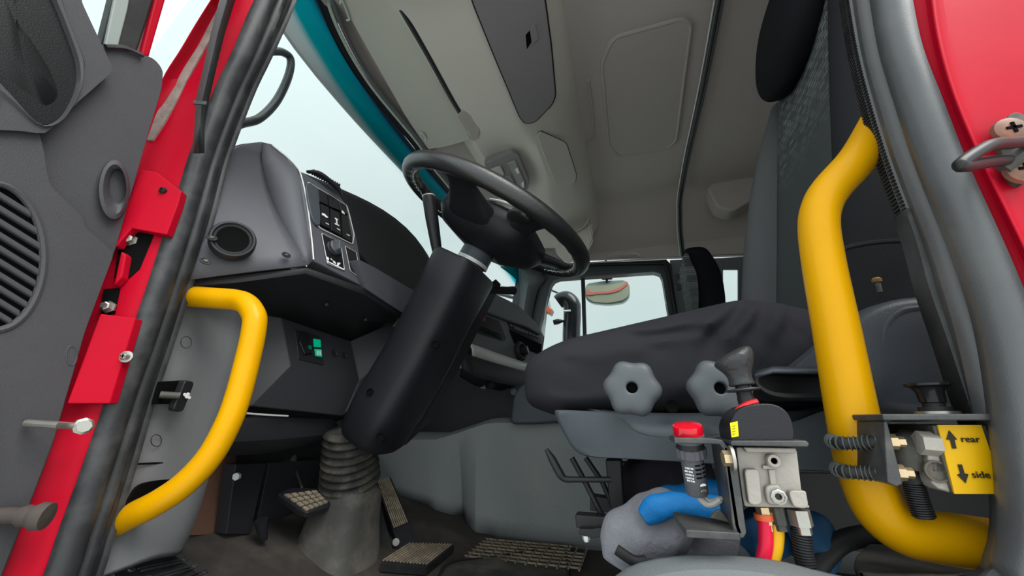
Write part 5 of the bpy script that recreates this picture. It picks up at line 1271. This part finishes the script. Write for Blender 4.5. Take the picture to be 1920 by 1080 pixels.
blob(PP('1210,948 1250,930 1310,920 1372,926', y=gy+.05), [.006, .012, .013, .012], 'blue_finger', blue, GV, .8, 8, .006)
blob(PP('1470,965 1500,990 1525,1020 1520,1060', y=gy+.08), [.014, .022, .024, .016], 'blue_thumb', mat('dark_blue_glove', (.006, .05, .12), .6, grain=.5, gscale=260), GV, .7, 12, .01)
blob(PP('1400,960 1430,1000 1455,1045', y=gy+.1), [.02, .03, .024], 'blue_thumb', mat('shaded_blue_glove', (.006, .05, .12), .6, grain=.5, gscale=260), GV, .7, 15, .01)
m = M(); m.tube(PP('1156,1030 1170,1040 1190,1052 1212,1052', y=gy-.035), .0048, 10); m.build('cuff_binding', rubd, GV)
GV2 = thing('cloth_bundle', 'dark grey cloth bundle pushed behind the glove under the seat', 'cloth', P(1200, 930, y=.3))
blob(PP('1160,930 1200,915 1260,905 1340,900', y=.3), [.025, .04, .045, .03], 'bundle_cloth', fabric('dark_cloth', (.03, .028, .036), (0, 0, 0)), GV2, .8, 20, .012)
# sill trim in the foreground bottom
m = M(); q1 = PP('1130,1100 1165,1062 1220,1046 1300,1036 1400,1040 1480,1050 1560,1075 1700,1100', y=.02); q2 = PP('1160,1100 1200,1068 1260,1054 1330,1048 1400,1052 1480,1064 1540,1090 1680,1110', y=-.01)
m.grid([[p+V(0, .09, -.07) for p in q1], [p+V(0, .04, -.022) for p in q1], q1, q2, [p+V(0, -.01, -.04) for p in q2]])
struct(m.build('trim_4', wallg, sub=1, solid=.004))
m = M(); m.prism(rnd([P(1600, 1045, y=.10), P(1640, 1008, y=.25), P(1760, 1002, y=.30), P(1830, 1030, y=.25), P(1835, 1075, y=.08), P(1600, 1075, y=.06)], .02), V(0, 0, -.02))
struct(m.build('trim_5', matr, bev=.004))
m = M(); m.tube(PP('1520,1080 1545,1045 1580,1015 1640,1002 1700,1000', y=.2), .010, 10); tag(m.build('floor_cable', rubd), 'thick black cable lying on the floor beside the yellow rail foot', 'cable')
m = M(); m.lathe(P(1648, 1010, y=.22), V(0, 0, 1), [(.012, 0), (.012, .02), (.008, .02), (.008, .03), (0, .03)], 6); tag(m.build('floor_bolt', blk, sharp=20), 'large black hex bolt on the floor behind the yellow rail', 'bolt')
# dark rear part of the cab floor behind the seat
# ------------------------------------------------------------------ outside the far window
MR = thing('kerb_mirror', 'rounded kerb mirror hanging outside the passenger window', 'mirror', P(1140, 545, y=2.3))
def mk(s, r=.02, y=2.3): return rnd(PP(s, y=y), r)
m = M(); m.slab(mk('1096,540 1102,530 1135,526 1172,524 1181,534 1181,556 1170,567 1140,571 1110,568 1098,560', .03), .05); m.build('mirror_housing', plaster, MR, bev=.008, seg=3)
mg = M(); mg.slab(mk('1098,541 1100,536 1130,535 1150,533 1176,527 1179,535 1179,554 1168,563 1140,568 1112,566 1100,558', .02, 2.295), .004); gm = mg.build('mirror_glass', mat('mirror_view', (.42, .43, .33), .25), MR)
m = M(); m.slab(PP('1102,541 1108,548 1122,547 1140,546 1160,540 1176,528 1178,532 1162,545 1142,550 1120,551 1110,553 1100,553', y=2.29), .002); m.build('mirror_reflection', mat('mirror_red_reflection', (.75, .22, .18), .3), gm)  # red reflection in the mirror, painted as a thin slab on the glass
m = M(); m.tube([P(1138, 530, y=2.3), P(1137, 515, y=2.3), P(1136, 490, y=2.22), P(1136, 470, y=2.10)], .009, 8, smooth=1); m.slab(rnd(PP('1124,512 1150,511 1148,522 1128,523', y=2.28), .01), .03); m.build('mirror_mount', blk, MR, bev=.003)
PI = thing('intake_pipe', 'black upright pipe with bent rounded top outside the passenger window', 'pipe', P(1066, 640, y=2.5))
m = M(); m.tube(PP('1046,567 1054,562 1064,562 1072,572 1073,590 1073,700', y=2.5)+[V(P(1073, 700, y=2.5).x, 2.5, -1.15)], [.055, .062, .065, .066, .066, .066, .066], 20, smooth=6); m.build('pipe_body', blkg, PI)
m = M(); m.tube([P(1058, 583.5, y=2.43), P(1070, 582.5, y=2.43)], .008, 8, smooth=1); m.build('pipe_band', silver, PI)
m = M(); m.tube(PP('1038,605 1046,603 1056,602', y=2.48), [.02, .022, .008], 12, smooth=2); m.build('wing_nut', blk, PI)
MH = thing('outer_mirror', 'pale edge-on door mirror with orange tip at the front of the passenger window', 'mirror', P(1028, 580, y=2.4))
m = M(); m.slab(PP('1022,540 1030,572 1036,580 1032,590 1022,584 1016,640 1008,640', y=2.4), .08); m.build('mirror_shell', plaster, MH, bev=.01)
m = M(); m.slab(PP('1023,579 1030,577 1035,580 1031,588 1024,583', y=2.39), .03); m.build('marker_tip', orange, MH, bev=.003)
m = M(); m.tube([P(1024, 540, y=2.7), P(1052, 552, y=2.7)], .008, 8, smooth=1); tag(m.build('overhead_wire', blk), 'thin dark wire slanting across the top corner of the passenger window', 'wire')
for a, b in (((925, 538), (968, 543)), ((925, 548), (966, 560))):
    m = M(); m.tube([P(a[0]-20, a[1]-3, y=2.2), P(a[0], a[1], y=2.35), P(b[0]+4, b[1], y=2.35), P(1020, b[1]+10, y=2.38)], .014, 8, smooth=1); m.build('mirror_stay', rub, MH)
m = M(); m.box((.5, 1.45, .12), (.22, .2, .12)); m.box((.5, 1.45, .3), (.25, .23, .07)); m.build('seat_base', blk, PS, bev=.01)
